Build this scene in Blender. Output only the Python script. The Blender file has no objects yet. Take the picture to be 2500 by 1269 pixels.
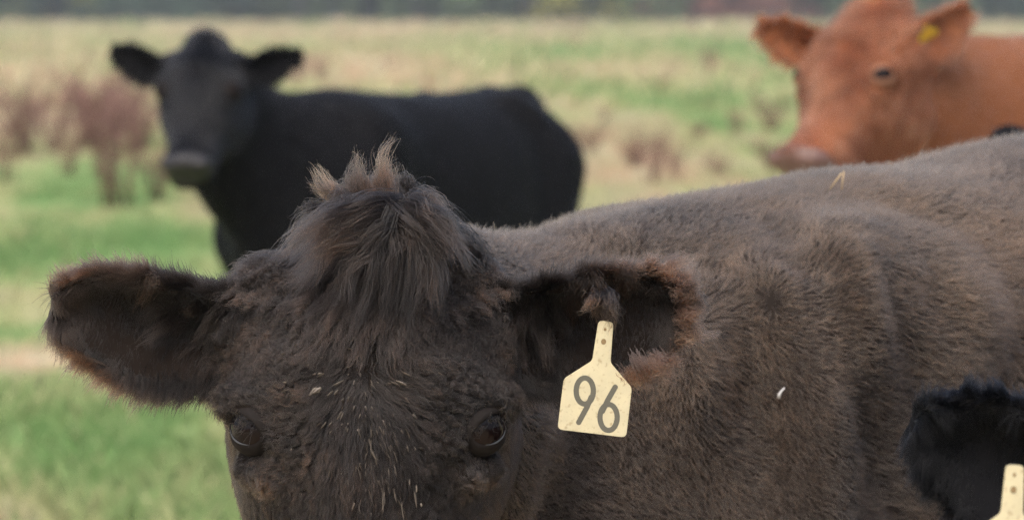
import bpy, math, random
import numpy as np
from mathutils import Matrix, Vector

R = math.radians
S = bpy.context.scene
C = S.collection
rng = np.random.default_rng(11)
random.seed(5)

# ------------------------------------------------------------------ camera, sky, sun, exposure
CAM_Z, PITCH, FPX = 1.50, math.atan((634.5 - 25) / 9375.0), 9375.0
cam_d = bpy.data.cameras.new('camera')
cam_d.sensor_width = 36.0
cam_d.lens = 135.0
cam_d.clip_start, cam_d.clip_end = 0.1, 3000
cam_d.dof.use_dof = True
cam_d.dof.focus_distance = 3.55
cam_d.dof.aperture_fstop = 7.6
cam_d.dof.aperture_blades = 9
cam = bpy.data.objects.new('camera', cam_d)
cam.location = (0, 0, CAM_Z)
cam.rotation_euler = (math.pi / 2 - PITCH, 0, 0)
C.objects.link(cam)
S.camera = cam

SUN_EL, SUN_AZ = 58, 200          # degrees; azimuth clockwise from +Y (the view direction)
w = bpy.data.worlds.new('World')
S.world = w
w.use_nodes = True
nt = w.node_tree
bg = nt.nodes['Background']
sky = nt.nodes.new('ShaderNodeTexSky')
sky.sky_type = 'NISHITA'
sky.sun_disc = False
sky.sun_elevation = R(SUN_EL)
sky.sun_rotation = R(SUN_AZ)
sky.air_density = 1.0
sky.dust_density = 6.0
hs = nt.nodes.new('ShaderNodeHueSaturation')      # cloud cover greys the blue
hs.inputs['Saturation'].default_value = 0.85
nt.links.new(sky.outputs[0], hs.inputs['Color'])
nt.links.new(hs.outputs[0], bg.inputs[0])
bg.inputs[1].default_value = 0.12
sun_d = bpy.data.lights.new('sun', 'SUN')
sun_d.energy = 0.9
sun_d.angle = R(35)
sun_d.color = (1.0, 0.965, 0.92)
sun = bpy.data.objects.new('sun', sun_d)
az, el = R(SUN_AZ), R(SUN_EL)
sv = Vector((math.sin(az) * math.cos(el), math.cos(az) * math.cos(el), math.sin(el)))
sun.rotation_euler = sv.to_track_quat('Z', 'Y').to_euler()
sun.location = (0, -5, 12)
C.objects.link(sun)
S.view_settings.view_transform = 'Standard'
S.view_settings.look = 'None'
S.view_settings.exposure = 1.0
S.view_settings.gamma = 1.0
S.view_settings.use_curve_mapping = False
S.cycles.use_denoising = True
S.cycles.denoiser = 'OPENIMAGEDENOISE'
S.cycles.denoising_input_passes = 'RGB_ALBEDO_NORMAL'
S.cycles.denoising_prefilter = 'NONE'
S.cycles.use_adaptive_sampling = False
S.cycles.max_bounces = 8
S.cycles.transparent_max_bounces = 8
S.cycles_curves.shape = 'RIBBONS'
S.cycles_curves.subdivisions = 2
HAIR_SCALE = 1.0                   # 1 = full coat density

# ------------------------------------------------------------------ small helpers
def at(px, py, d):
    """world point at depth d along the sight line of photo pixel (px, py)"""
    x, u = (px - 1250) / FPX, (634.5 - py) / FPX
    cp, sp = math.cos(PITCH), math.sin(PITCH)
    y, z = cp + u * sp, -sp + u * cp
    k = d / y
    return np.array([x * k, d, CAM_Z + z * k])


def tag(o, label=None, cat=None, group=None, kind=None):
    if label: o['label'] = label
    if cat: o['category'] = cat
    if group: o['group'] = group
    if kind: o['kind'] = kind
    return o


def empty(name, loc, rz=0.0):
    o = bpy.data.objects.new(name, None)
    o.location = loc
    o.rotation_euler = (0, 0, rz)
    o.empty_display_size = 0.2
    C.objects.link(o)
    return o


def mesh_obj(name, verts, faces, mat, parent=None, smooth=True):
    me = bpy.data.meshes.new(name)
    if isinstance(faces, np.ndarray):
        n, k = faces.shape
        me.vertices.add(len(verts))
        me.vertices.foreach_set('co', np.asarray(verts, np.float32).ravel())
        me.loops.add(n * k)
        me.loops.foreach_set('vertex_index', faces.astype(np.int32).ravel())
        me.polygons.add(n)
        me.polygons.foreach_set('loop_start', np.arange(0, n * k, k, dtype=np.int32))
        me.update(calc_edges=True)
    else:
        me.from_pydata([tuple(map(float, v)) for v in verts], [], faces)
        me.update()
    if smooth:
        me.polygons.foreach_set('use_smooth', np.ones(len(me.polygons), bool))
    if mat: me.materials.append(mat)
    o = bpy.data.objects.new(name, me)
    C.objects.link(o)
    if parent: o.parent = parent
    return o


_LAT = np.random.default_rng(3).random((32, 32, 32)).astype(np.float32) * 2 - 1
def noise(p, f=1.0, seed=0.0):
    q = np.asarray(p, np.float32) * f + np.float32(seed * 5.317 + 40.0)
    i = np.floor(q); t = q - i; t = t * t * (3 - 2 * t)
    i = i.astype(np.int32) & 31; j = (i + 1) & 31
    x0, y0, z0, x1, y1, z1 = i[:, 0], i[:, 1], i[:, 2], j[:, 0], j[:, 1], j[:, 2]
    tx, ty, tz = t[:, 0], t[:, 1], t[:, 2]
    L = _LAT
    a = L[x0, y0, z0] * (1 - tx) + L[x1, y0, z0] * tx
    b = L[x0, y1, z0] * (1 - tx) + L[x1, y1, z0] * tx
    c = L[x0, y0, z1] * (1 - tx) + L[x1, y0, z1] * tx
    d = L[x0, y1, z1] * (1 - tx) + L[x1, y1, z1] * tx
    return (a * (1 - ty) + b * ty) * (1 - tz) + (c * (1 - ty) + d * ty) * tz


def vnoise(p, f=1.0, seed=0.0):
    return np.stack([noise(p, f, seed), noise(p, f, seed + 3.7), noise(p, f, seed + 8.3)], 1)


def unit(v):
    return v / np.maximum(np.linalg.norm(v, axis=-1, keepdims=True), 1e-9)


def sstep(a, b, x):
    t = np.clip((x - a) / (b - a), 0, 1)
    return t * t * (3 - 2 * t)


# ------------------------------------------------------------------ materials
def new_mat(name):
    m = bpy.data.materials.new(name)
    m.use_nodes = True
    return m, m.node_tree, m.node_tree.nodes['Principled BSDF']


def plain(name, col, rough=0.6, noise_amt=0.25, scale=60.0, spec=0.3, bump=0.0):
    m, t, b = new_mat(name)
    tc = t.nodes.new('ShaderNodeTexCoord')
    n = t.nodes.new('ShaderNodeTexNoise'); n.inputs['Scale'].default_value = scale; n.inputs['Detail'].default_value = 5
    t.links.new(tc.outputs['Object'], n.inputs['Vector'])
    mx = t.nodes.new('ShaderNodeMix'); mx.data_type = 'RGBA'
    mx.inputs[6].default_value = (*[c * (1 - noise_amt) for c in col], 1)
    mx.inputs[7].default_value = (*[c * (1 + noise_amt) for c in col], 1)
    t.links.new(n.outputs[0], mx.inputs[0])
    t.links.new(mx.outputs[2], b.inputs['Base Color'])
    b.inputs['Roughness'].default_value = rough
    b.inputs['Specular IOR Level'].default_value = spec
    if bump:
        bp = t.nodes.new('ShaderNodeBump'); bp.inputs['Strength'].default_value = bump; bp.inputs['Distance'].default_value = 0.004
        t.links.new(n.outputs[0], bp.inputs['Height']); t.links.new(bp.outputs[0], b.inputs['Normal'])
    return m


def hair_mat(name, root, mid, tip, rough=0.38, ior=1.5):
    """strand material: the attribute 'tint' says how bleached a strand is, the intercept fades root to tip"""
    m = bpy.data.materials.new(name); m.use_nodes = True
    t = m.node_tree; t.nodes.clear()
    out = t.nodes.new('ShaderNodeOutputMaterial')
    h = t.nodes.new('ShaderNodeBsdfHairPrincipled')
    h.model = 'CHIANG'; h.parametrization = 'COLOR'
    h.inputs['Roughness'].default_value = rough
    h.inputs['Radial Roughness'].default_value = 0.45
    h.inputs['Coat'].default_value = 0.0
    h.inputs['IOR'].default_value = ior
    h.inputs['Random Roughness'].default_value = 0.3
    a = t.nodes.new('ShaderNodeAttribute'); a.attribute_name = 'tint'
    hi = t.nodes.new('ShaderNodeHairInfo')
    mu = t.nodes.new('ShaderNodeMath'); mu.operation = 'MULTIPLY_ADD'      # tint*(.55+.45*intercept)
    m2 = t.nodes.new('ShaderNodeMath'); m2.operation = 'MULTIPLY_ADD'
    m2.inputs[1].default_value = 0.72; m2.inputs[2].default_value = 0.28
    t.links.new(hi.outputs['Intercept'], m2.inputs[0])
    t.links.new(a.outputs['Fac'], mu.inputs[0]); t.links.new(m2.outputs[0], mu.inputs[1]); mu.inputs[2].default_value = 0.0
    r = t.nodes.new('ShaderNodeValToRGB')
    e = r.color_ramp.elements
    e[0].position = 0.0; e[0].color = (*root, 1)
    e[1].position = 1.0; e[1].color = (*tip, 1)
    k = e.new(0.45); k.color = (*mid, 1)
    t.links.new(mu.outputs[0], r.inputs[0]); t.links.new(r.outputs[0], h.inputs['Color'])
    t.links.new(h.outputs[0], out.inputs['Surface'])
    return m


M = {}
M['brown_hair'] = hair_mat('brown_hair', (0.0042, 0.0036, 0.0035), (0.0255, 0.0193, 0.0165), (0.16, 0.078, 0.042), 0.34, 1.37)
M['brown_ear_hair'] = hair_mat('brown_ear_hair', (0.0048, 0.0038, 0.0034), (0.030, 0.0205, 0.0155), (0.20, 0.092, 0.048), 0.36, 1.33)
M['black_ear_hair'] = hair_mat('black_ear_hair', (0.0022, 0.0024, 0.0032), (0.0035, 0.0038, 0.0050), (0.012, 0.009, 0.008), 0.34, 1.24)
M['russet_hair'] = hair_mat('russet_hair', (0.018, 0.011, 0.009), (0.12, 0.060, 0.036), (0.36, 0.185, 0.105))
M['brown_coat'] = hair_mat('brown_coat', (0.0075, 0.0064, 0.0060), (0.0375, 0.0265, 0.0196), (0.20, 0.11, 0.062), 0.4, 1.42)
M['black_hair'] = hair_mat('black_hair', (0.0026, 0.0030, 0.0044), (0.0044, 0.0049, 0.0068), (0.018, 0.012, 0.010), 0.28, 1.44)
M['red_hair'] = hair_mat('red_hair', (0.09, 0.027, 0.011), (0.215, 0.073, 0.033), (0.5, 0.24, 0.13))
M['ear_skin'] = plain('ear_skin', (0.013, 0.0098, 0.0082), 0.95, 0.3, 90, 0.02)
M['brown_skin'] = plain('brown_skin', (0.019, 0.0148, 0.0125), 0.9, 0.3, 90, 0.05)
M['black_skin'] = plain('black_skin', (0.004, 0.004, 0.005), 0.8, 0.3, 90, 0.1)
M['red_skin'] = plain('red_skin', (0.20, 0.075, 0.032), 0.8, 0.25, 60, 0.15)
M['dark_nose'] = plain('dark_nose', (0.016, 0.015, 0.017), 0.5, 0.3, 200, 0.5, 0.4)
M['pink_nose'] = plain('pink_nose', (0.135, 0.075, 0.062), 0.4, 0.2, 120, 0.5, 0.4)
M['lid'] = plain('lid', (0.014, 0.0115, 0.0105), 0.75, 0.3, 200, 0.1, 0.3)
M['rim_wet'] = plain('rim_wet', (0.05, 0.054, 0.062), 0.35, 0.2, 200, 0.6)
M['pale_lid'] = plain('pale_lid', (0.21, 0.10, 0.06), 0.6, 0.2, 100, 0.3)
M['hoof'] = plain('hoof', (0.03, 0.026, 0.024), 0.5, 0.3, 80)


def eye_mat(name, spec):
    m, t, b = new_mat(name)
    tc = t.nodes.new('ShaderNodeTexCoord'); sp = t.nodes.new('ShaderNodeSeparateXYZ')
    t.links.new(tc.outputs['Generated'], sp.inputs[0])
    r = t.nodes.new('ShaderNodeValToRGB')
    r.color_ramp.elements[0].color = (0.014, 0.006, 0.004, 1)
    r.color_ramp.elements[1].color = (0.003, 0.003, 0.004, 1); r.color_ramp.elements[1].position = 0.62
    t.links.new(sp.outputs['Z'], r.inputs[0]); t.links.new(r.outputs[0], b.inputs['Base Color'])
    b.inputs['Roughness'].default_value = 0.07; b.inputs['Specular IOR Level'].default_value = spec
    return m
M['eye'] = eye_mat('eyeball', .17)
M['eye_dull'] = eye_mat('eyeball_dull', .08)

# ------------------------------------------------------------------ signed distance modelling
def smin(a, b, k):
    h = np.clip(0.5 + 0.5 * (b - a) / k, 0, 1)
    return b * (1 - h) + a * h - k * h * (1 - h)


def smax(a, b, k): return -smin(-a, -b, k)


def bone(P, a, b, ra, rb):
    a, b = np.asarray(a, np.float32), np.asarray(b, np.float32)
    d = b - a
    t = np.clip((P - a) @ d / (d @ d), 0, 1)
    q = P - a - t[:, None] * d
    return np.sqrt((q * q).sum(1)) - (ra + (rb - ra) * t)


def ebone(P, a, b, wa, ha, wb, hb, up=(0, 0, 1)):
    a, b = np.asarray(a, np.float32), np.asarray(b, np.float32)
    d = b - a; L = np.linalg.norm(d); d = d / L
    s = np.cross(d, np.asarray(up, np.float32)); s /= np.linalg.norm(s); u = np.cross(s, d)
    q = P - a
    tl = q @ d; t = np.clip(tl / L, 0, 1)
    ww, hh = wa + (wb - wa) * t, ha + (hb - ha) * t
    ex = tl - t * L
    return (np.sqrt(((q @ s) / ww) ** 2 + ((q @ u) / hh) ** 2 + (ex / (0.5 * (ww + hh))) ** 2) - 1) * np.minimum(ww, hh)


class Table:
    """smooth curves through a table of stations"""
    def __init__(self, rows, blur=0.03):
        rows = np.array(sorted(rows), np.float64)
        self.x0, self.x1 = rows[0, 0], rows[-1, 0]
        n = 500
        self.xs = np.linspace(self.x0, self.x1, n)
        k = max(3, int(n * blur)) | 1
        ker = np.hanning(k + 2)[1:-1]; ker /= ker.sum()
        self.c = []
        for j in range(1, rows.shape[1]):
            y = np.interp(self.xs, rows[:, 0], rows[:, j])
            yp = np.concatenate([2 * y[0] - y[1:k // 2 + 1][::-1], y, 2 * y[-1] - y[-k // 2:-1][::-1]])
            self.c.append(np.convolve(yp, ker, 'valid')[:n])
    def __call__(self, x):
        return [np.interp(x, self.xs, c).astype(np.float32) for c in self.c]


def spow(x, n): return np.abs(x) ** n

# head, in its own frame: x to the side, y into the head, z up the face, origin on the face between the eyes
#          z      half-width front   back   exponent
HEAD = Table([(-.345, .030, .020, .085, 2.2), (-.322, .060, .002, .112, 2.3), (-.285, .077, -.004, .135, 2.5),
              (-.245, .076, .004, .150, 2.5), (-.20, .076, .012, .168, 2.5), (-.15, .084, .014, .195, 2.5),
              (-.10, .096, .010, .225, 2.4), (-.05, .109, .006, .246, 2.5), (-.02, .117, .003, .245, 2.6),
              (.02, .126, .000, .235, 2.6), (.06, .124, -.003, .215, 2.5), (.10, .112, -.002, .195, 2.4),
              (.130, .094, .006, .175, 2.3), (.155, .070, .018, .155, 2.2), (.178, .045, .034, .130, 2.1), (.20, .016, .055, .11, 2.0)], 0.02)
EAR = Table([(-.03, .030), (0, .034), (.03, .040), (.07, .0455), (.10, .044), (.125, .039), (.145, .031), (.162, .020), (.173, .009), (.179, .001)], 0.03)


def ear_mid(u): return .007 * sstep(0, .07, u) - .009 * sstep(.05, .175, u)
EYE_C = np.array([.1020, .0345, .0055], np.float32)
EYE_N = np.array([.60, -.80, -.03], np.float32)
EYE_R = 0.0225


def ear_frame(side, u, n):
    u = unit(np.array(u, float)); n = np.array(n, float)
    n = unit(n - u * (n @ u)); v = np.cross(n, u)
    if v[2] < 0: v = -v
    base = np.array([side * .106, .075, .102])
    return base, u, v, n


def ear_coords(Ph, fr):
    q = Ph - fr[0].astype(np.float32)
    return q @ fr[1].astype(np.float32), q @ fr[2].astype(np.float32), q @ fr[3].astype(np.float32)


def ear_sdf(Ph, fr, sc=1.0):
    u, v, n = ear_coords(Ph, fr)
    u, v, n = u / sc, v / sc, n / sc
    ww, = EAR(u)
    open_ = sstep(0.0, .06, u)
    vv = v + ear_mid(u)
    cup = (.030 - .016 * sstep(.05, .17, u)) * (vv / np.maximum(ww, .012)) ** 2 - .022
    cup = np.minimum(cup, .04)
    slope = 2 * (.030 - .016 * sstep(.05, .17, u)) * np.abs(vv) / np.maximum(ww, .012) ** 2
    th = .0085 - .0015 * sstep(.02, .15, u)
    d = np.abs(n - cup) / np.sqrt(1 + np.minimum(slope, 2.0) ** 2) - th
    tube = np.sqrt(vv ** 2 + (n + .005) ** 2) - .030          # rolled root of the ear
    d = smin(d, np.maximum(tube, u - .022), .016)
    d = smax(d, (np.abs(vv) - ww) * .85, .006)
    d = smax(d, np.maximum(u - .179, -u - .03), .006)
    return d * sc


class Cow:
    def __init__(self, xy, heading, head_pos, yaw, pitch, roll, size=1.0, head_size=1.0, folds=0.0, torso=None,
                 ears=(((-1, .1, .02), (0, -1, -.2)), ((1, .1, .02), (0, -1, -.2))), girth=1.0, ear_size=1.0, lift=0.0, face_len=1.0, poll=0.0, neck_z=1.0, neck_rise=0.0):
        self.xy, self.heading, self.size, self.hs, self.folds, self.girth = xy, heading, size, head_size, folds, girth
        ch, sh = math.cos(heading), math.sin(heading)
        self.Rb = np.array([[ch, -sh, 0], [sh, ch, 0], [0, 0, 1]])          # local -> world
        self.ob = np.array([xy[0], xy[1], lift])
        Rh = np.array((Matrix.Rotation(R(yaw), 3, 'Z') @ Matrix.Rotation(R(-pitch), 3, 'X') @ Matrix.Rotation(R(roll), 3, 'Y')))
        self.Rh = (self.Rb.T @ Rh).astype(np.float32)                        # head -> local
        self.ph = (self.Rb.T @ (np.array(head_pos) - self.ob)).astype(np.float32)
        self.ears = [ear_frame(s, Rh.T @ np.array(e[0]), Rh.T @ np.array(e[1])) for s, e in zip((-1, 1), ears)]   # given in world axes
        self.es = ear_size; self.fl = face_len; self.poll = poll; self.creases = []
        rows = torso or [(.50, .05, 1.02, .80), (.46, .11, 1.12, .70), (.36, .19, 1.22, .60), (.2, .25, 1.295, .55), (0, .29, 1.33, .52),
                         (-.2, .325, 1.32, .50), (-.5, .37, 1.305, .48), (-.8, .37, 1.302, .50), (-1.02, .33, 1.308, .58),
                         (-1.22, .265, 1.318, .70), (-1.36, .20, 1.288, .78), (-1.45, .11, 1.2, .86), (-1.48, .05, 1.1, .95)]
        self.T = Table(rows, 0.07)
        A = self.to_local(np.array([[0, .135, .045]]))[0]
        N0 = np.array([.12, 0, neck_z]) * size
        ta = self.Rh @ np.array([0, 1, .25]); ta /= np.linalg.norm(ta)
        L = np.linalg.norm(A - N0)
        b0, b1, b2, b3 = N0, N0 + np.array([.42, 0, neck_rise]) * L, A + ta * .35 * L, A
        ts = np.linspace(0, 1, 7)[:, None]
        self.neck = b0 * (1 - ts) ** 3 + 3 * b1 * ts * (1 - ts) ** 2 + 3 * b2 * ts ** 2 * (1 - ts) + b3 * ts ** 3

    def to_local(self, ph): return (np.asarray(ph) * self.hs) @ self.Rh.T + self.ph
    def to_head(self, pl): return (np.asarray(pl, np.float32) - self.ph) @ self.Rh / self.hs
    def to_world(self, pl): return np.asarray(pl) @ self.Rb.T + self.ob

    def head_sdf(self, Q):
        Q = np.stack([Q[:, 0], Q[:, 1], np.where(Q[:, 2] < -.02, (Q[:, 2] + .02) / self.fl - .02, Q[:, 2])], 1)
        w_, f, b, n = HEAD(Q[:, 2])
        yc, h = (f + b) * .5, (b - f) * .5
        yy = (Q[:, 1] - yc) / h
        d = (np.maximum(spow(Q[:, 0] / w_, n) + spow(yy, n), 1e-6) ** (1 / n) - 1) * np.minimum(w_, h)
        d = smax(d, np.maximum(Q[:, 2] - .196, -.345 - Q[:, 2]), .03)
        X = np.abs(Q[:, 0])
        Qm = np.stack([X, Q[:, 1], Q[:, 2]], 1)
        d = smin(d, bone(Qm, (.060, .022, .050), (.116, .036, .027), .021, .019), .028)       # brow
        d = smin(d, bone(Qm, (.060, .10, -.06), (.066, .17, .0), .046, .052), .04)                # cheek
        d = smin(d, bone(Qm, (.080, .195, .03), (.062, .19, -.10), .033, .026), .02)            # jaw
        d = smin(d, bone(Qm, (.092, .07, .145), (.102, .09, .10), .030, .036), .03)            # temple, ear root
        d = smax(d, -bone(Qm, (.070, .000, -.035), (.082, .006, -.095), .012, .012), .03)        # hollow below the eye
        d = smax(d, -(np.sqrt(((Qm - EYE_C) ** 2).sum(1)) - .0235), .012)                       # socket
        d = smin(d, bone(Qm, (.124, .034, .043), (.082, .012, -.006), .0095, .008), .012)       # fold of the upper lid
        d = smin(d, bone(Qm, (.120, .050, -.026), (.094, .026, -.036), .008, .008), .018)       # pouch under the eye
        d = smin(d, bone(Qm, (0, .0, -.315), (.045, .012, -.310), .026, .03), .025)               # muzzle pad
        d = smax(d, -bone(Qm, (.036, -.018, -.316), (.058, -.002, -.300), .010, .008), .010)       # nostril
        d = smin(d, bone(Qm, (0, .085, -.330), (.03, .10, -.31), .03, .035), .03)               # chin
        d = smax(d, -bone(Qm, (0, .055, -.352), (.075, .10, -.29), .004, .004), .010)           # mouth line
        if self.poll: d = smin(d, bone(Qm, (0, .085, .13), (0, .06, .185), .07, .052) - self.poll, .05)
        return d * self.hs

    def parts(self, P):
        """distances of torso+legs, neck, head, left ear, right ear (cow coordinates)"""
        s = self.size
        p = P / s
        w_, t, b = self.T(p[:, 0])
        w_ = w_ * self.girth
        zc, h = (t + b) * .5, (t - b) * .5
        zz = (p[:, 2] - zc) / h
        d = ((spow(p[:, 1] / w_, 2.35) + spow(zz, 2.35)) ** (1 / 2.35) - 1) * np.minimum(w_, h)
        d = smax(d, np.maximum(p[:, 0] - .50, -1.48 - p[:, 0]), .06)
        m = np.stack([p[:, 0], np.abs(p[:, 1]), p[:, 2]], 1)
        g = self.girth
        d = smin(d, bone(m, (-.98, .20 * g, 1.265), (-1.03, .25 * g, 1.22), .030, .035), .09)       # hip bones
        d = smin(d, bone(m, (-1.30, .07, 1.27), (-1.42, .05, 1.22), .04, .05), .08)                # pins
        d = smin(d, ebone(m, (.02, .20 * g, 1.12), (.22, .20 * g, .84), .085, .15, .09, .12, (1, 0, 0)), .10)   # shoulder blade
        for a, b_, ra, rb, k in (((.17, .20, .85), (.06, .205, .64), .13, .10, .09), ((.06, .205, .64), (.10, .195, .38), .085, .056, .04),
                                 ((.10, .195, .38), (.085, .195, .11), .048, .038, .03), ((.085, .195, .11), (.12, .195, .045), .045, .05, .03),
                                 ((.12, .195, .045), (.13, .195, .03), .055, .058, .03),
                                 ((-1.16, .17, 1.02), (-1.04, .23, .74), .20, .14, .10), ((-1.04, .23, .74), (-1.33, .20, .45), .12, .062, .06),
                                 ((-1.33, .20, .45), (-1.28, .20, .12), .054, .042, .03), ((-1.28, .20, .12), (-1.24, .2, .045), .046, .052, .03),
                                 ((-1.24, .2, .045), (-1.23, .2, .03), .055, .06, .03)):
            d = smin(d, bone(m, a, b_, ra, rb), k)
        d = smax(d, -(p[:, 2] - .002), .01)
        for a, b_, ra, rb in (((-1.43, 0, 1.27), (-1.53, 0, 1.12), .04, .032), ((-1.53, 0, 1.12), (-1.53, 0, .58), .03, .018)):
            d = smin(d, bone(p, a, b_, ra, rb), .03)
        d = d * s
        nk = None
        N = self.neck
        for i in range(len(N) - 1):
            t0, t1 = i / (len(N) - 1), (i + 1) / (len(N) - 1)
            hw = lambda t_: (.165 - .05 * t_) * s
            hh = lambda t_: (.27 - .115 * t_) * s
            e = ebone(P, N[i], N[i + 1], hw(t0), hh(t0), hw(t1), hh(t1))
            nk = e if nk is None else smin(nk, e, .05)
        Q = self.to_head(P)
        hd = self.head_sdf(Q)
        ea = [ear_sdf(Q, f, self.es) * self.hs for f in self.ears]
        return d, nk, hd, ea[0], ea[1]

    def sdf(self, P):
        d, nk, hd, e0, e1 = self.parts(P)
        d = smin(d, nk, .09 * self.size)
        if self.folds:
            q = P / self.size
            u = q[:, 0] + .42 * (q[:, 2] - 1.0) + .05 * noise(q, 3.1, 2)
            m_ = sstep(-.45, -.05, q[:, 0]) * (1 - sstep(.45, .8, q[:, 0])) * sstep(1.30, 1.12, q[:, 2])
            rid = (.5 + .5 * np.cos(2 * u * 18.5 + 2.8 * noise(q, 2.2, 5))) ** 1.3
            d = d - self.folds * m_ * (rid - .3) + self.folds * .5 * noise(q * np.array([1, 1, .35], np.float32), 14, 9) * m_
        for pl, dep, wid in self.creases:
            dep = dep * .72
            lo_, hi_ = pl.min(0) - .12, pl.max(0) + .12
            m_ = ((P > lo_) & (P < hi_)).all(1)
            if not m_.any(): continue
            pm = P[m_]; dm = np.full(len(pm), 9.0, np.float32)
            for a_, b_ in zip(pl[:-1], pl[1:]): dm = np.minimum(dm, bone(pm, a_, b_, 0, 0))
            end = np.minimum(np.linalg.norm(pm - pl[0], axis=1), np.linalg.norm(pm - pl[-1], axis=1))
            d[m_] += dep * np.exp(-(dm / wid) ** 2) * sstep(0, .08, end + .02)
        d = smin(d, hd, .055)
        d = smin(d, e0, .020); d = smin(d, e1, .020)
        return d

    def mesh(self, h):
        lo = np.array([-1.62 * self.size, -.46, -.02])
        hi = np.array([.6 * self.size, .46, 1.45 * self.size])
        pts = np.concatenate([self.to_local(np.array([[x, y, z] for x in (-.32, .32) for y in (-.06, .28) for z in (-.42, .26)])), self.neck - .25, self.neck + .25])
        lo = np.minimum(lo, pts.min(0)); hi = np.maximum(hi, pts.max(0))
        B = 4
        nb = np.ceil((hi - lo) / (h * B)).astype(int) + 1
        gi = np.stack(np.meshgrid(*[np.arange(k) for k in nb], indexing='ij'), -1).reshape(-1, 3)
        cen = (lo + (gi + .5) * B * h - .5 * h).astype(np.float32)
        dc = self.sdf(cen)
        act = np.abs(dc) < B * h * 1.5 + .008
        D = np.repeat(np.repeat(np.repeat(np.sign(dc).reshape(nb).astype(np.float32) * .05, B, 0), B, 1), B, 2)
        off = np.stack(np.meshgrid(*[np.arange(B)] * 3, indexing='ij'), -1).reshape(-1, 3)
        gact = gi[act]
        for c in range(0, len(gact), 6000):
            g = (gact[c:c + 6000, None, :] * B + off[None]).reshape(-1, 3)
            D[g[:, 0], g[:, 1], g[:, 2]] = self.sdf((lo + g * h).astype(np.float32))
        return surface_nets(D, lo, h)


def surface_nets(D, lo, h):
    I = D < 0
    c = I[:-1, :-1, :-1].astype(np.int8)
    tot = np.zeros_like(c)
    cor = [(i, j, k) for i in (0, 1) for j in (0, 1) for k in (0, 1)]
    sh = [n - 1 for n in D.shape]
    for i, j, k in cor: tot += I[i:i + sh[0], j:j + sh[1], k:k + sh[2]]
    cells = np.argwhere((tot > 0) & (tot < 8))
    idx = np.full(sh, -1, np.int32); idx[cells[:, 0], cells[:, 1], cells[:, 2]] = np.arange(len(cells))
    val = {cc: D[cells[:, 0] + cc[0], cells[:, 1] + cc[1], cells[:, 2] + cc[2]] for cc in cor}
    acc = np.zeros((len(cells), 3)); cnt = np.zeros(len(cells))
    for a in cor:
        for ax in range(3):
            if a[ax]: continue
            b = list(a); b[ax] = 1; b = tuple(b)
            va, vb = val[a], val[b]
            m = (va < 0) != (vb < 0)
            t = va / np.where(m, va - vb, 1)
            q = np.tile(np.array(a, float), (len(cells), 1)); q[:, ax] = t
            acc[m] += q[m]; cnt[m] += 1
    V = lo + (cells + acc / cnt[:, None]) * h
    F = []
    for ax in range(3):
        o1, o2 = [(1, 2), (2, 0), (0, 1)][ax]
        s0 = [slice(None)] * 3; s1 = [slice(None)] * 3
        s0[ax] = slice(0, -1); s1[ax] = slice(1, None)
        A, Bv = I[tuple(s0)], I[tuple(s1)]
        e = np.argwhere(A != Bv)
        e = e[(e[:, o1] > 0) & (e[:, o2] > 0) & (e[:, o1] < sh[o1]) & (e[:, o2] < sh[o2])]
        flip = A[e[:, 0], e[:, 1], e[:, 2]]
        qs = []
        for d1, d2 in ((-1, -1), (0, -1), (0, 0), (-1, 0)):
            q = e.copy(); q[:, o1] += d1; q[:, o2] += d2
            qs.append(idx[q[:, 0], q[:, 1], q[:, 2]])
        q = np.stack(qs, 1); q[~flip] = q[~flip][:, ::-1]
        F.append(q)
    F = np.concatenate(F); F = F[(F >= 0).all(1)]
    # keep the largest piece smooth: two passes of neighbour averaging
    for _ in range(2):
        acc = np.zeros_like(V); cnt = np.zeros(len(V))
        for k in range(4):
            np.add.at(acc, F[:, k], V[F[:, (k + 1) % 4]]); np.add.at(cnt, F[:, k], 1)
        V = V * .5 + .5 * acc / np.maximum(cnt, 1)[:, None]
    return V, F


def vert_normals(V, F):
    n = np.cross(V[F[:, 2]] - V[F[:, 0]], V[F[:, 3]] - V[F[:, 1]])
    N = np.zeros_like(V)
    for k in range(4): np.add.at(N, F[:, k], n)
    return unit(N)


# ------------------------------------------------------------------ coats: every strand is a real curve rooted on the skin
def strands_obj(name, P, rad, tint, mat, parent, mtx=None):
    """P (N,K,3) points in parent's frame, rad (N,K)"""
    N, K = P.shape[:2]
    hc = bpy.data.hair_curves.new(name)
    hc.add_curves([K] * N)
    hc.points.foreach_set('position', np.ascontiguousarray(P, np.float32).ravel())
    hc.points.foreach_set('radius', np.ascontiguousarray(rad, np.float32).ravel())
    a = hc.attributes.new('tint', 'FLOAT', 'CURVE')
    a.data.foreach_set('value', np.ascontiguousarray(np.clip(tint, 0, 1), np.float32))
    hc.materials.append(mat)
    o = bpy.data.objects.new(name, hc)
    C.objects.link(o)
    o.parent = parent
    o['kind'] = 'stuff'
    return o


def roots_on(cow, n, weight):
    V, F, N = cow.V, cow.F, cow.N
    cen = V[F].mean(1)
    ar = np.linalg.norm(np.cross(V[F[:, 2]] - V[F[:, 0]], V[F[:, 3]] - V[F[:, 1]]), axis=1) * .5
    nn = unit(N[F].mean(1))
    wt = ar * weight(cen.astype(np.float32), nn)
    n = int(n * HAIR_SCALE)
    f = rng.choice(len(F), n, p=wt / wt.sum())
    a, b = rng.random((2, n, 1))
    q = F[f]
    p = (V[q[:, 0]] * (1 - a) + V[q[:, 1]] * a) * (1 - b) + (V[q[:, 3]] * (1 - a) + V[q[:, 2]] * a) * b
    m = unit((N[q[:, 0]] * (1 - a) + N[q[:, 1]] * a) * (1 - b) + (N[q[:, 3]] * (1 - a) + N[q[:, 2]] * a) * b)
    return p.astype(np.float32), m.astype(np.float32)


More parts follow.
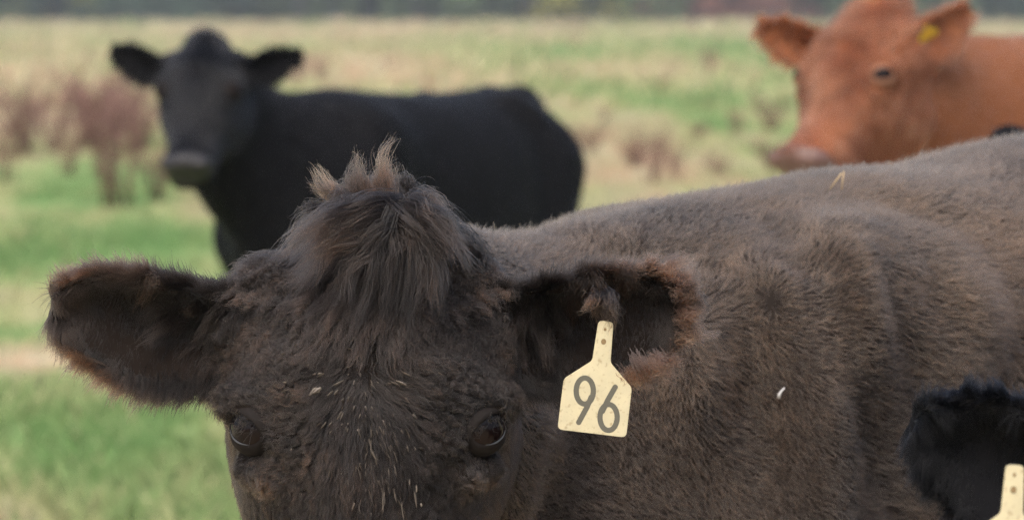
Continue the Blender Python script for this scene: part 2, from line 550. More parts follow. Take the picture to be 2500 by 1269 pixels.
def clump_to(P, size, seed):
    """offset from each root to the nearest of a jittered grid of lock centres"""
    g = np.floor(P / size).astype(np.int32)
    best = np.full(len(P), 1e9, np.float32); off = np.zeros_like(P)
    for dx in (-1, 0, 1):
        for dy in (-1, 0, 1):
            for dz in (-1, 0, 1):
                c = g + np.array([dx, dy, dz], np.int32)
                h = (c[:, 0] * 73856093) ^ (c[:, 1] * 19349663) ^ (c[:, 2] * 83492791) ^ (seed * 2654435)
                j = np.stack([(h >> k) & 255 for k in (0, 8, 16)], 1).astype(np.float32) / 255
                o = (c + j).astype(np.float32) * size - P
                d = (o * o).sum(1); m = d < best
                best[m] = d[m]; off[m] = o[m]
    return off


def grow(P, N, T, L, lift, K=6, bend=.8, curl=0.0, wl=.02, cf=25.0, csize=.012, camt=.6, grav=0.0, frizz=.12, seed=1):
    n = len(P)
    arr = lambda v: np.broadcast_to(np.asarray(v, np.float32), (n,)).reshape(n, 1)
    L, lift, curl, wl, camt, grav = map(arr, (L, lift, curl, wl, camt, grav))
    T = unit(T - N * (T * N).sum(1, keepdims=True)); B = np.cross(N, T)
    off = clump_to(P, csize, seed)
    off = off - N * (off * N).sum(1, keepdims=True)
    ph = 6 * noise(P + .3 * off, cf, seed)[:, None] + .8 * rng.random((n, 1))
    rnd = rng.normal(0, 1, (n, 3)).astype(np.float32)
    out = np.empty((n, K, 3), np.float32)
    p = P.copy() - N * .001; out[:, 0] = p
    seg = L / (K - 1)
    last = np.zeros((n, 3), np.float32)
    for k in range(1, K):
        f = (k - .5) / (K - 1)
        a = 2 * math.pi * (f * L) / wl + ph
        d = T + N * (lift * (1 - bend * f)) + curl * (B * np.cos(a) + .32 * N * np.sin(a)) + frizz * rnd * (.3 + f)
        d[:, 2] -= (grav * f)[:, 0]
        p = p + unit(d) * seg
        c = off * camt * (k / (K - 1)) ** 1.3
        out[:, k] = p + c
    return out


def taper(n, K, r0, r1):
    f = np.linspace(0, 1, K)[None, :]
    r0 = np.broadcast_to(np.asarray(r0, np.float32), (n,))[:, None]
    return r0 * (1 - f) ** .8 + r1


def in_view(cow, P, N, low):
    """coat detail: full where the photograph shows the animal, thinner on the far and hidden side"""
    W = cow.to_world(P); Nw = N @ cow.Rb.T
    d = np.maximum(W[:, 1], .5)
    px = 1250 + W[:, 0] / d * FPX
    py = 634.5 + FPX * ((CAM_Z - W[:, 2]) / d - math.tan(PITCH))
    v = np.array([0, 0, CAM_Z]) - W
    face = (Nw * unit(v)).sum(1)
    ok = (px > -150) & (px < 2650) & (py > -150) & (py < 1450) & (face > -.35)
    out = np.maximum(np.maximum(-150 - px, px - 2650), np.maximum(-150 - py, py - 1450))
    fade = low + (1 - low) * (1 - sstep(0, 900, out)) if low == .25 else np.where(out < 0, 1.0, low)
    return np.where(face > -.35, fade, low).astype(np.float32)


def regions(cow, P):
    d, nk, hd, e0, e1 = cow.parts(P)
    ear = np.minimum(e0, e1)
    is_ear = ear < np.minimum(hd, np.minimum(nk, d)) - .002
    is_head = (~is_ear) & (hd < np.minimum(nk, d) + .012)
    return is_ear, is_head


def eye_gap(Q):
    m = np.stack([np.abs(Q[:, 0]), Q[:, 1], Q[:, 2]], 1) - EYE_C
    return np.sqrt((m * m).sum(1))


def head_flow(Q):
    """lie of the hair on the face, head frame"""
    x, z = Q[:, 0], Q[:, 2]
    w1 = np.stack([x - .018, np.zeros_like(x), (z - .185)], 1)
    w1 = unit(w1) + np.array([-.1, 0, -.5], np.float32)
    w2 = unit(np.stack([(x + .004) * 1.25, np.zeros_like(x), z - .045], 1)) * sstep(0, .03, np.hypot(x + .004, z - .045))[:, None] + np.array([0, 0, -.42], np.float32)
    a = sstep(.055, .125, z)[:, None]
    f = w1 * a + w2 * (1 - a)
    lo = sstep(-.03, -.10, z)[:, None]
    f = f * (1 - lo) + np.stack([x * 2.5, np.zeros_like(x), -np.ones_like(x)], 1) * lo
    side = sstep(.085, .12, np.abs(x))[:, None] * sstep(.02, .07, Q[:, 1])[:, None]
    f = f * (1 - side) + side * np.stack([np.sign(x) * .3, np.full_like(x, .4), np.full_like(x, -.9)], 1)
    back = sstep(.06, .11, Q[:, 1])[:, None]
    f = f * (1 - back) + back * np.stack([x * 0, np.full_like(x, .3), np.full_like(x, -.95)], 1)
    return unit(f.astype(np.float32))


def body_flow(cow, P):
    p = P / cow.size
    f = np.stack([-np.ones(len(P)), np.zeros(len(P)), -.35 - .5 * sstep(1.25, .9, p[:, 2])], 1).astype(np.float32)
    leg = sstep(.62, .45, p[:, 2])[:, None]
    f = f * (1 - leg) + leg * np.array([0, 0, -1], np.float32)
    # along the neck the hair runs from the poll to the shoulder
    nd = unit(cow.neck[0] - cow.neck[-1]).astype(np.float32) + np.array([0, 0, -.55], np.float32)
    k = sstep(.10, .40, p[:, 0])[:, None]
    f = f * (1 - k) + nd * k
    return unit(f)


def coat(cow, mat, n_body, n_head, n_ear, long=1.0, rough=0.0, base_tint=.45, low=.25, rad=.00036, body_mat=None, mottle=0.0):
    name_parent = cow.body
    # ---- body and neck
    def wb(p, n):
        e, h = regions(cow, p)
        return np.where(e | h, 0, 1) * in_view(cow, p, n, low)
    P, N = roots_on(cow, n_body, wb)
    p = P / cow.size
    rib = sstep(.02, -.30, p[:, 0] + .25 * (p[:, 2] - 1.1)) * sstep(1.36, 1.22, p[:, 2])
    big = noise(p, 5, 21); mid = noise(p, 16, 22); fine = noise(p, 55, 23)
    T = body_flow(cow, P) + vnoise(P, 5, 14) * .45 + vnoise(P, 11, 4) * .40 + vnoise(P, 34, 5) * (.30 + (.55 * rough * rib))[:, None]
    L = (.0125 + .0165 * rib * rough) * long * (1 + .45 * noise(P, 8, 15)) * (1 + .25 * rng.normal(0, 1, len(P))).clip(.5, 1.6)
    X = grow(P, N, T, L, .42 + .22 * rib * rough, K=6, curl=.26 * rough * (.2 + 2.4 * rib), wl=.018, cf=30, csize=.009, camt=.04 + .40 * rib * rough, frizz=.34, seed=3)
    lk_ = P + clump_to(P, .009, 3)
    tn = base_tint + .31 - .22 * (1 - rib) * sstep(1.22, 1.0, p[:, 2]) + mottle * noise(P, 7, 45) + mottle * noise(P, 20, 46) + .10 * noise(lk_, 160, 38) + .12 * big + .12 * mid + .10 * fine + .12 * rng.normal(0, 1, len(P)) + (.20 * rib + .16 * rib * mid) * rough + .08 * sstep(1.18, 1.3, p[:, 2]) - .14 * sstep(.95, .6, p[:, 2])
    strands_obj('coat', X, taper(len(P), 6, rad, .00008), tn, body_mat or mat, name_parent)
    # ---- head
    def wh(p_, n_):
        e, h = regions(cow, p_)
        Q = cow.to_head(p_)
        keep = sstep(.022, .026, eye_gap(Q)) * sstep(-.325, -.27, np.where(Q[:, 2] < -.02, (Q[:, 2] + .02) / cow.fl - .02, Q[:, 2]) - .3 * np.abs(Q[:, 0]))
        return np.where(h & ~e, 1, 0) * in_view(cow, p_, n_, low) * keep
    P, N = roots_on(cow, n_head, wh)
    Q = cow.to_head(P)
    T = head_flow(Q)
    x, z = Q[:, 0], Q[:, 2]
    T = (T + (1.1 * sstep(.035, .005, np.hypot(x, z - .045)))[:, None] * vnoise(Q, 70, 8) * np.array([1.4, .3, .8], np.float32) + .30 * vnoise(Q, 18, 6) + .28 * vnoise(Q, 50, 7)).astype(np.float32)
    T = T @ cow.Rh.T
    eg = eye_gap(Q)
    near_eye = sstep(.055, .03, eg)
    front = sstep(.09, .04, Q[:, 1])
    fore = sstep(-.10, .0, z) * front
    L = (.013 + .014 * fore + .010 * sstep(.05, .11, z) * front + .012 * sstep(.03, .0, np.hypot(x, z - .03)) + .012 * front * sstep(.05, -.02, z) * sstep(.06, .0, np.abs(x)))
    L = L * (1 - .50 * near_eye) * long * (1 + .22 * rng.normal(0, 1, len(P))).clip(.5, 1.6)
    side = 1 - front
    mid_x = sstep(.03, .055, np.abs(x))
    lk_ = Q + clump_to(P, .0110, 5) @ cow.Rh
    X = grow(P, N, T, L, .27 + .14 * fore - .08 * near_eye + .25 * side, K=8, curl=(1.05 * fore * mid_x + .25) * rough + .1, wl=.0135 + .003 * rng.random(len(P)), cf=30, csize=.0110,
             camt=(.72 * fore + .25) * (1 - .7 * near_eye), frizz=.08 + .1 * near_eye[:, None], grav=.15, seed=5)
    Xh = ((X.reshape(-1, 3) - cow.ph) @ cow.Rh / cow.hs)
    Xv = np.stack([np.abs(Xh[:, 0]), Xh[:, 1], Xh[:, 2]], 1) - EYE_C
    dist = np.linalg.norm(Xv, axis=1)
    block = ((Xv @ EYE_N) > .78 * dist) & (dist < .060)
    ok = ~block.reshape(len(P), -1).any(1)
    P, Q, X, x, z, fore, near_eye, lk_ = P[ok], Q[ok], X[ok], x[ok], z[ok], fore[ok], near_eye[ok], lk_[ok]      # no strand hangs across the pupil
    tn = base_tint + .02 + mottle * noise(Q, 16, 45) + mottle * noise(Q, 34, 46) - .7 * mottle * near_eye + .14 * noise(Q, 14, 31) + .14 * noise(Q, 60, 32) + .09 * rng.normal(0, 1, len(P))
    stain = sstep(.038, .004, np.hypot((np.abs(x) - .096) * 1.3, z + .036) + .012 * noise(Q, 90, 36))
    tn = tn + .10 * noise(Q, 110, 35) + .42 * stain * (.3 + .7 * rng.random(len(P)))
    tn = tn - .06 * sstep(.045, .01, np.hypot(x * .9, z - .02)) - .12 * near_eye - .08 * sstep(.03, .0, np.abs(x)) * sstep(.0, .08, z)
    tn = tn + .24 * noise(lk_, 210, 37) * fore - .06
    strands_obj('face_hair', X, taper(len(P), 8, rad * .95, .00007), tn, mat, name_parent)
    # ---- ears
    def we(p_, n_):
        return np.where(regions(cow, p_)[0], 1, 0) * in_view(cow, p_, n_, .4)
    P, N = roots_on(cow, n_ear, we)
    Q = cow.to_head(P)
    T = np.zeros_like(P); L = np.zeros(len(P)); tn = np.zeros(len(P)); grav = np.zeros(len(P)); lift = np.zeros(len(P))
    Nh = N @ cow.Rh
    dl = np.stack([ear_sdf(Q, f, cow.es) for f in cow.ears], 1)
    for k, fr in enumerate(cow.ears):
        m = dl.argmin(1) == k
        u, v, nn = [c / cow.es for c in ear_coords(Q[m], fr)]
        ww, = EAR(u)
        vr = (v + ear_mid(u)) / np.maximum(ww, .01)
        inner = sstep(.1, .6, Nh[m] @ fr[2].astype(np.float32) * 0 + Nh[m] @ fr[3].astype(np.float32)) * sstep(.95, .75, np.abs(vr))
        edge = np.maximum(sstep(.62, .95, np.abs(vr)), sstep(.13, .165, u))
        t = fr[1][None] * (.9 - .3 * edge[:, None]) + fr[2][None] * (np.sign(vr) * (.25 + .9 * edge))[:, None]
        down = np.array([[0, -.2, -1.0]])
        t = t * (1 - .55 * inner[:, None]) + inner[:, None] * (down * .9 - fr[1][None] * .15)
        T[m] = t
        L[m] = .008 + .012 * edge * (.6 + .4 * sstep(.02, .08, u)) + .005 * edge * sstep(.0, -.5, vr) + .005 * inner * sstep(.14, .04, u)
        lift[m] = .16 + .10 * edge + .06 * inner
        grav[m] = .25 + .35 * inner
        tn[m] = base_tint - .14 + .44 * edge * sstep(.05, .12, u) - .34 * inner + .16 * inner * noise(Q[m], 55, 39) - .24 * sstep(.08, .0, u)
    T = (T + .34 * vnoise(Q, 30, 9) + .2 * vnoise(Q, 90, 10)).astype(np.float32) @ cow.Rh.T
    L = L * long * (1 + .3 * rng.normal(0, 1, len(P))).clip(.4, 1.9)
    X = grow(P, N, T, L, lift, K=6, curl=.18, wl=.03, cf=30, csize=.006, camt=.35, frizz=.16, grav=grav, seed=9)
    tn = tn + .12 * noise(Q, 40, 33) + .12 * rng.normal(0, 1, len(P))
    strands_obj('ear_hair', X, taper(len(P), 6, rad * .9, .00006), tn, M['brown_ear_hair'] if body_mat else M['black_ear_hair'] if mat is M['black_hair'] else mat, name_parent)


def bez(pts, ts):
    """Catmull-Rom through points"""
    p = np.array(pts, float); p = np.concatenate([[2 * p[0] - p[1]], p, [2 * p[-1] - p[-2]]])
    n = len(p) - 3
    x = np.clip(ts * n, 0, n - 1e-6); i = x.astype(int); f = (x - i)[..., None]
    a, b, c, d = p[i], p[i + 1], p[i + 2], p[i + 3]
    return .5 * (2 * b + (c - a) * f + (2 * a - 5 * b + 4 * c - d) * f ** 2 + (3 * b - a - 3 * c + d) * f ** 3)


def locks(name, cow, guides, mat, rad=.0003, K=9):
    """guides: (control points in cow coordinates, strands, root spread, tip spread, tint)"""
    X, RR, TT = [], [], []
    sub = []
    for pts, n, sr, st, tint in guides:
        ns = max(1, n // 70)
        pts = np.array(pts)
        ln = np.linalg.norm(pts[-1] - pts[0])
        for _ in range(ns):
            o0, o1 = rng.normal(0, sr, 3), rng.normal(0, st + .004, 3)
            f = np.linspace(0, 1, len(pts))[:, None]
            cut = rng.uniform(.62, 1.04)
            qs = pts[:1] + (pts - pts[:1]) * cut
            sub.append((qs + o0 * (1 - f * .5) + o1 * f + rng.normal(0, .048 * ln, pts.shape) * f * np.array([1, 1, 1]), n // ns, min(sr, .0036), min(st, .0022), tint + .06 + rng.normal(0, .17)))
    for pts, n, sr, st, tint in sub:
        n = max(3, int(n * HAIR_SCALE))
        ts = np.linspace(0, 1, K)
        c = bez(pts, ts)[None]
        o = rng.normal(0, 1, (n, 1, 3)); o2 = rng.normal(0, 1, (n, 1, 3))
        f = ts[None, :, None]
        ln = np.clip(rng.normal(.80, .20, (n, 1, 1)), .3, 1.12)
        base = bez(pts, np.clip(ts[None, :] * ln[:, :, 0], 0, 1))
        wob = .0026 * np.sin(f * 9 + o2 * 3) * f
        spread = sr * (1 - f) + (sr * .45) * np.sin(math.pi * f) + st * f ** 2
        X.append(base + o * spread + o2 * .003 * f ** 2 + wob)
        RR.append(taper(n, K, rad, .00005)); TT.append(np.clip(tint + .12 * rng.normal(0, 1, n), 0, 1))
    return strands_obj(name, np.concatenate(X), np.concatenate(RR), np.concatenate(TT), mat, cow.body)


# ------------------------------------------------------------------ builders
def add_body(name, cow, voxel, skin, label, group, cat='cow'):
    root = empty(name, tuple(cow.ob), cow.heading)
    tag(root, label, cat, group)
    V, F = cow.mesh(voxel)
    body = mesh_obj('body', V, F, skin, root)
    cow.root, cow.body, cow.V, cow.F, cow.N = root, body, V, F, vert_normals(V, F)
    if skin is M['brown_skin']:                       # darker skin inside the ears
        e_, h_ = regions(cow, V[F].mean(1).astype(np.float32))
        body.data.materials.append(M['ear_skin'])
        body.data.polygons.foreach_set('material_index', e_.astype(np.int32))
    return root


def head_matrix(cow):
    m = Matrix.Identity(4)
    for i in range(3):
        for j in range(3): m[i][j] = float(cow.Rh[i, j] * cow.hs)
        m[i][3] = float(cow.ph[i])
    return m


def add_eyes(cow, lid_mat, rim_mat, slant=.55, big=1.0):
    cow.lids = []
    for s in (-1, 1):
        c = EYE_C * np.array([s, 1, 1])
        V, F = [], []
        nu, nv = 28, 18
        for i in range(nv + 1):
            th = math.pi * i / nv
            for j in range(nu):
                a = 2 * math.pi * j / nu
                V.append((math.sin(th) * math.cos(a) * EYE_R, math.sin(th) * math.sin(a) * EYE_R, math.cos(th) * EYE_R))
        for i in range(nv):
            for j in range(nu):
                F.append((i * nu + j, i * nu + (j + 1) % nu, (i + 1) * nu + (j + 1) % nu, (i + 1) * nu + j))
        e = mesh_obj('eye', V, F, M['eye'] if big < 1.2 else M['eye_dull'], cow.root)
        e.matrix_local = head_matrix(cow) @ Matrix.Translation([float(x) for x in c + np.array([s * .74, -.67, 0]) * .014 * (big - 1)]) @ Matrix.Scale(big, 4)
        n = unit(np.array([s * .60, -.80, -.03]))
        l = np.array([s * .72, .45, slant]); l = unit(l - n * (l @ n)); sv_ = np.cross(l, n)
        if sv_[2] < 0: sv_ = -sv_

        def edge(t):                      # almond opening, polar angle of the lid margin
            a, b = .0205, (.0092 if math.sin(t) > 0 else .0140)
            return 1 / math.sqrt((math.cos(t) / a) ** 2 + (math.sin(t) / b) ** 2)
        # upper and lower lid wrap the ball and end in a thick margin
        for a0, a1 in ((-.06, math.pi + .06), (math.pi, 2 * math.pi)):
            V, F = [], []
            ts = np.linspace(a0, a1, 22)
            prof = [(-.0004, -.0002), (.0004, .0012), (.0014, .0020), (.0035, .0024), (.007, .0026), (.011, .0026), (.017, .0020), (.026, .000)]
            for t in ts:
                d = l * math.cos(t) + sv_ * math.sin(t)
                for off, h in prof:
                    th = edge(t) / EYE_R + off / EYE_R
                    rr = EYE_R + .0004 + h * (1.0 if math.sin(t) > 0 else .45)
                    V.append((d * math.sin(th) + n * math.cos(th)) * rr)
            m = len(prof)
            for i in range(len(ts) - 1):
                for k in range(m - 1):
                    q = (i * m + k, i * m + k + 1, (i + 1) * m + k + 1, (i + 1) * m + k)
                    F.append(q if s > 0 else q[::-1])
            mesh_obj('eyelid', V, F, lid_mat, e)
            cow.lids.append((cow.to_local(np.array(V) + c), np.array(F), cow.to_local(c[None])[0]))
        pts = []
        for t in np.linspace(math.pi + .7, 2 * math.pi - .6, 14):
            d = l * math.cos(t) + sv_ * math.sin(t)
            th = edge(t) / EYE_R - .0007 / EYE_R
            pts.append((d * math.sin(th) + n * math.cos(th)) * (EYE_R + .0005))
        tube_obj('wet_rim', pts, [.0002 + .0005 * math.sin(math.pi * k / 13) for k in range(14)], rim_mat, e)


def add_muzzle(cow, mat):
    """bare skin of nose and lips, a thin cover over the front of the face"""
    Q = cow.to_head(cow.V[cow.F].mean(1))
    m = ((Q[:, 2] + .02) / cow.fl - .02 < -.285) & (Q[:, 1] < .075) & (np.abs(Q[:, 0]) < .074)
    f = cow.F[m]; u, inv = np.unique(f, return_inverse=True)
    mesh_obj('nose', cow.V[u] + cow.N[u] * .0022, inv.reshape(f.shape), mat, cow.root)


def tube_geo(pts, rads, sides=8):
    pts = [np.array(p, float) for p in pts]
    V, F = [], []
    up = np.array([0.31, .2, .93])
    for i, p in enumerate(pts):
        d = unit(pts[min(i + 1, len(pts) - 1)] - pts[max(i - 1, 0)])
        a = unit(np.cross(d, up)); b = np.cross(a, d)
        for k in range(sides):
            t = 2 * math.pi * k / sides
            V.append(p + rads[i] * (a * math.cos(t) + b * math.sin(t)))
    for i in range(len(pts) - 1):
        for k in range(sides):
            F.append((i * sides + k, i * sides + (k + 1) % sides, (i + 1) * sides + (k + 1) % sides, (i + 1) * sides + k))
    F.append(tuple(range(sides))[::-1]); F.append(tuple(range((len(pts) - 1) * sides, len(pts) * sides)))
    return V, F


def tube_obj(name, pts, rads, mat, parent=None, sides=8):
    V, F = tube_geo(pts, rads, sides)
    return mesh_obj(name, V, F, mat, parent)

# ------------------------------------------------------------------ the cows
HEAD_PX = (895, 1050)
BROWN_T = [(.50, .05, 1.02, .80), (.46, .11, 1.10, .70), (.36, .19, 1.19, .60), (.2, .25, 1.255, .55), (0, .29, 1.297, .52),
           (-.15, .32, 1.318, .50), (-.32, .345, 1.315, .49), (-.5, .37, 1.345, .48), (-.8, .37, 1.37, .50), (-1.02, .33, 1.385, .58),
           (-1.22, .265, 1.38, .70), (-1.36, .20, 1.33, .78), (-1.45, .11, 1.22, .86), (-1.48, .05, 1.1, .95)]
brown = Cow((.27, 4.38), R(221), at(895, 1050, 3.56), yaw=0, pitch=14, roll=0, size=.995, folds=.024, torso=BROWN_T, neck_z=.955,
            ears=(((-1, .10, .11), (.05, -1, -.10)), ((1, .12, .12), (-.05, -1, -.10))), ear_size=1.2)
black = Cow((-.56, 12.0), R(244), at(478, 213, 11.3), yaw=-8, pitch=36, roll=0, size=.94, head_size=.97, face_len=.86, girth=.92, poll=.004,
            ears=(((-1, .1, .36), (-.1, -1, -.1)), ((1, .1, .30), (.1, -1, -.1))), ear_size=1.22)
red = Cow((1.62, 8.98), R(208), at(2040, 172, 8.3), yaw=-43, pitch=38, roll=0, size=1.06, neck_z=1.10, face_len=.72, poll=.010,
          ears=(((-1, .1, .36), (-.3, -1, -.1)), ((1, .2, .68), (.0, -1, -.1))), ear_size=1.05)
near = Cow((1.10, 3.70), R(221), at(3275, 1552, 3.05), yaw=4, pitch=14, roll=0, size=.95,
           ears=(((-1, .10, .32), (0, -1, -.15)), ((1, .1, .05), (0, -1, -.25))), ear_size=1.36)
far_black = Cow((2.325, 7.05), R(0), (3.2, 6.9, 1.25), yaw=60, pitch=20, roll=0, size=.988)

# folds of neck and shoulder on the near flank, dented (+) or raised (-), found where those sight lines meet the hide
_V0, _ = brown.mesh(.024)
_W0 = brown.to_world(_V0)
_P0 = np.stack([1250 + _W0[:, 0] / _W0[:, 1] * FPX, 634.5 + FPX * np.tan(np.arctan((CAM_Z - _W0[:, 2]) / _W0[:, 1]) - PITCH)], 1)


def on_hide(px, py):
    m = np.where(((_P0 - (px, py)) ** 2).sum(1) < 45 ** 2)[0]
    j = m[_W0[m, 1] < _W0[m, 1].min() + .12]
    wt = np.exp(-((_P0[j] - (px, py)) ** 2).sum(1) / 400)
    return (_V0[j] * wt[:, None]).sum(0) / wt.sum()


for dep, wid, pts in ((.020, .028, ((1340, 840), (1400, 1000), (1480, 1150), (1540, 1269))), (-.010, .03, ((1290, 880), (1340, 1040), (1400, 1200))), (.018, .035, ((1560, 930), (1620, 1100), (1660, 1269))),
                      (-.012, .035, ((1690, 850), (1780, 1050), (1850, 1250))), (.012, .03, ((1770, 900), (1850, 1080), (1900, 1250))),
                      (-.018, .035, ((1900, 620), (1960, 770), (2015, 930), (2070, 1100), (2100, 1269))), (.024, .032, ((1930, 570), (2000, 700), (2060, 900), (2130, 1090), (2165, 1269))),
                      (.018, .026, ((1880, 510), (1960, 600), (2060, 690))), (.022, .03, ((2110, 600), (2190, 760), (2240, 900), (2330, 1050))), (-.012, .03, ((2060, 560), (2130, 700), (2180, 860), (2230, 1000))),
                      (.014, .03, ((2230, 640), (2330, 780), (2400, 900))), (.012, .03, ((1420, 600), (1600, 640), (1760, 620))), (.010, .03, ((2080, 470), (2250, 520), (2400, 570)))):
    brown.creases.append((np.array([on_hide(*q) for q in pts], np.float32), dep, wid))

herd = 'cattle standing in the pasture' 
add_body('cow', brown, .0075, M['brown_skin'], 'shaggy dark brown cow facing the camera in sharp focus with topknot', herd)
add_body('cow', black, .013, M['black_skin'], 'black cow standing whole behind the brown cow, looking at the camera', herd)
add_body('cow', red, .012, M['red_skin'], 'rust red cow with pink nose behind the brown back', herd)
add_body('cow', near, .010, M['black_skin'], 'black cow cut off by the corner showing only one hairy tagged ear', herd)
add_body('cow', far_black, .014, M['black_skin'], 'black cow almost hidden between the brown rump and the red neck', herd)
for cw, rim in ((brown, 'rim_wet'), (black, 'lid'), (red, 'pale_lid'), (near, 'lid'), (far_black, 'lid')):
    add_eyes(cw, M['pale_lid'] if cw is red else M['lid'], M[rim], big=1.14 if cw is brown else 1.25)
    add_muzzle(cw, M['pink_nose'] if cw is red else M['dark_nose'])


coat(brown, M['brown_hair'], 760000, 180000, 130000, rough=1.0, rad=.00032, body_mat=M['brown_coat'])
coat(black, M['black_hair'], 45000, 14000, 8000, base_tint=.15, low=.3, rad=.0008)
coat(red, M['red_hair'], 50000, 40000, 16000, long=1.2, rough=1.0, low=.2, rad=.0005, base_tint=.36, mottle=.34)
coat(near, M['black_hair'], 12000, 6000, 60000, long=1.0, base_tint=.3, low=.4, rad=.0005)
coat(far_black, M['black_hair'], 16000, 2500, 1500, base_tint=.3, low=.3, rad=.0009)


def gp(cow, *pts):
    return [cow.to_local((cow.Rb.T @ (at(*p) - cow.ob) - cow.ph) @ cow.Rh / cow.hs) for p in pts]

_W = brown.to_world(brown.V)
_PX = np.stack([1250 + _W[:, 0] / _W[:, 1] * FPX, 634.5 + FPX * np.tan(np.arctan((CAM_Z - _W[:, 2]) / _W[:, 1]) - PITCH)], 1)
_hd = (np.abs(brown.to_head(brown.V)[:, 1]) < .16) & (_W[:, 1] < 3.72)
_PX, _DW = _PX[_hd], _W[_hd, 1]


def skin_depth(px, py, default=3.64):
    m = ((_PX - (px, py)) ** 2).sum(1) < 15 ** 2
    return float(np.partition(_DW[m], min(3, m.sum() - 1))[min(3, m.sum() - 1)]) if m.sum() > 3 else default


def on_skin(pts, offs):
    """lock control points lifted by offs in front of the skin"""
    out = []
    for p, o in zip(pts, offs):
        d_ = skin_depth(p[0], p[1], None)
        if d_ is None: d_ = out[-1][2] + .004 if out else None
        else: d_ -= o
        if d_ is None: return None
        out.append((p[0], p[1], d_))
    return out

tk = []
def lock(pts, n, sr=.010, st=.006, tint=.5):
    q = on_skin(pts, (.002, .022, .020, .009))
    tk.append((gp(brown, *(q or pts)), n, sr, st, tint - .36 + .13 * (tint > .58)))
# two upright tufts and the small one blown to the left
lock([(915, 580, 3.64), (888, 490, 3.63), (866, 425, 3.62), (866, 372, 3.61)], 520, .005, .001, .70)
lock([(935, 575, 3.64), (935, 490, 3.64), (922, 420, 3.63), (934, 362, 3.62)], 520, .005, .001, .70)
lock([(950, 575, 3.65), (960, 500, 3.65), (935, 430, 3.64), (960, 385, 3.63)], 240, .005, .002, .6)
lock([(885, 570, 3.63), (840, 500, 3.62), (800, 455, 3.61), (756, 412, 3.60)], 330, .005, .001, .75)
lock([(900, 575, 3.64), (850, 510, 3.63), (830, 470, 3.62), (795, 470, 3.61)], 330, .006, .003, .6)
# dome over the poll
for a, b, c, d in (((960, 560), (905, 505), (840, 510), (770, 560)), ((955, 555), (890, 480), (850, 470), (780, 500)), ((975, 560), (985, 500), (1010, 510), (1050, 560)),
                   ((965, 555), (960, 470), (975, 470), (1010, 520))):
    lock([(*a, 3.63), (*b, 3.625), (*c, 3.61), (*d, 3.595)], 900, .011, .007, .55)
# fringe swept left, centre, right
for a, b, c, d, t in (((950, 545), (870, 535), (780, 580), (712, 650), .75), ((955, 545), (880, 550), (800, 600), (735, 690), .6), ((945, 550), (890, 580), (830, 640), (790, 730), .5),
                      ((960, 545), (915, 590), (870, 660), (845, 760), .42), ((965, 545), (940, 620), (915, 700), (895, 800), .36), ((970, 545), (970, 620), (950, 700), (935, 790), .38),
                      ((975, 545), (1000, 620), (1000, 690), (985, 770), .42), ((980, 540), (1035, 590), (1060, 650), (1065, 740), .48), ((985, 540), (1050, 565), (1095, 610), (1125, 680), .6),
                      ((985, 535), (1040, 540), (1085, 575), (1130, 620), .65), ((940, 540), (850, 530), (770, 555), (716, 600), .8), ((950, 550), (900, 610), (850, 690), (800, 690), .45)):
    lock([(*a, 3.615), (*b, 3.585), (*c, 3.572), (*d, 3.562)], 700, .009, .005, t)
# short tufts over the whorl between the eyes
for k in range(12):
    x0, y0 = 893 + random.gauss(0, 16), 925 + random.gauss(0, 12)
    a_ = random.uniform(-2.6, -.5)
    x1, y1 = x0 + 52 * math.cos(a_) * random.uniform(.6, 1.2), y0 - 52 * math.sin(a_) * random.uniform(.6, 1.2)
    q = on_skin([(x0, y0), ((x0 + x1) / 2 + 4, (y0 + y1) / 2 - 3), (x1, y1)], (.001, .009, .006))
    if q: tk.append((gp(brown, *q), 90, .004, .004, .12))
# blown strands standing off the outline on the left
for pts_, n_ in ((((850, 525), (780, 530), (725, 560), (700, 600)), 70), (((840, 510), (770, 505), (730, 525), (705, 560)), 60), (((860, 500), (800, 480), (760, 490), (728, 515)), 60), (((830, 550), (760, 570), (715, 605), (690, 640)), 70),
                 (((1000, 530), (1050, 525), (1090, 545), (1125, 580)), 60), (((985, 500), (1025, 480), (1060, 500), (1085, 530)), 60)):
    tk.append((gp(brown, *[(a_, b_, 3.64 - .006 * i_) for i_, (a_, b_) in enumerate(pts_)]), n_ * 2, .005, .004, .42))
# side locks before the ears
lock([(1110, 620, 3.62), (1150, 640, 3.60), (1185, 680, 3.595), (1200, 720, 3.595)], 900, .011, .005, .55)
lock([(1125, 660, 3.60), (1150, 690, 3.59), (1170, 720, 3.59), (1160, 750, 3.59)], 500, .010, .005, .35)
locks('topknot', brown, tk, M['brown_hair'])

ek = []
def elock(pts, n, sr=.008, st=.006, tint=.3):
    q = on_skin(pts, (.002, .012, .010, .006))
    if q: ek.append((gp(brown, *q), n, sr * .8, st, tint))
# tagged ear: locks falling from the upper rim, dark tassels at the root
for x0, x1, y1, t in ((1385, 1400, 770, .35), (1405, 1428, 810, .55), (1420, 1450, 850, .75), (1445, 1470, 770, .7), (1470, 1500, 740, .75), (1500, 1490, 800, .75), (1520, 1530, 715, .7)):
    elock([(x0, 668, 3.60), (x0 + 8, 695, 3.57), ((x0 + x1) / 2 - 4, (690 + y1) / 2, 3.555), (x1, y1, 3.555)], 110, .005, .003, t)
for x0, x1, y1 in ((1265, 1270, 880), (1290, 1310, 860), (1315, 1340, 900), (1345, 1380, 880), (1270, 1255, 930), (1300, 1300, 930)):
    elock([(x0, 730, 3.60), (x0 + 2, 780, 3.585), (x1 - 3, (780 + y1) / 2, 3.58), (x1, y1, 3.585)], 210, .007, .005, .06)
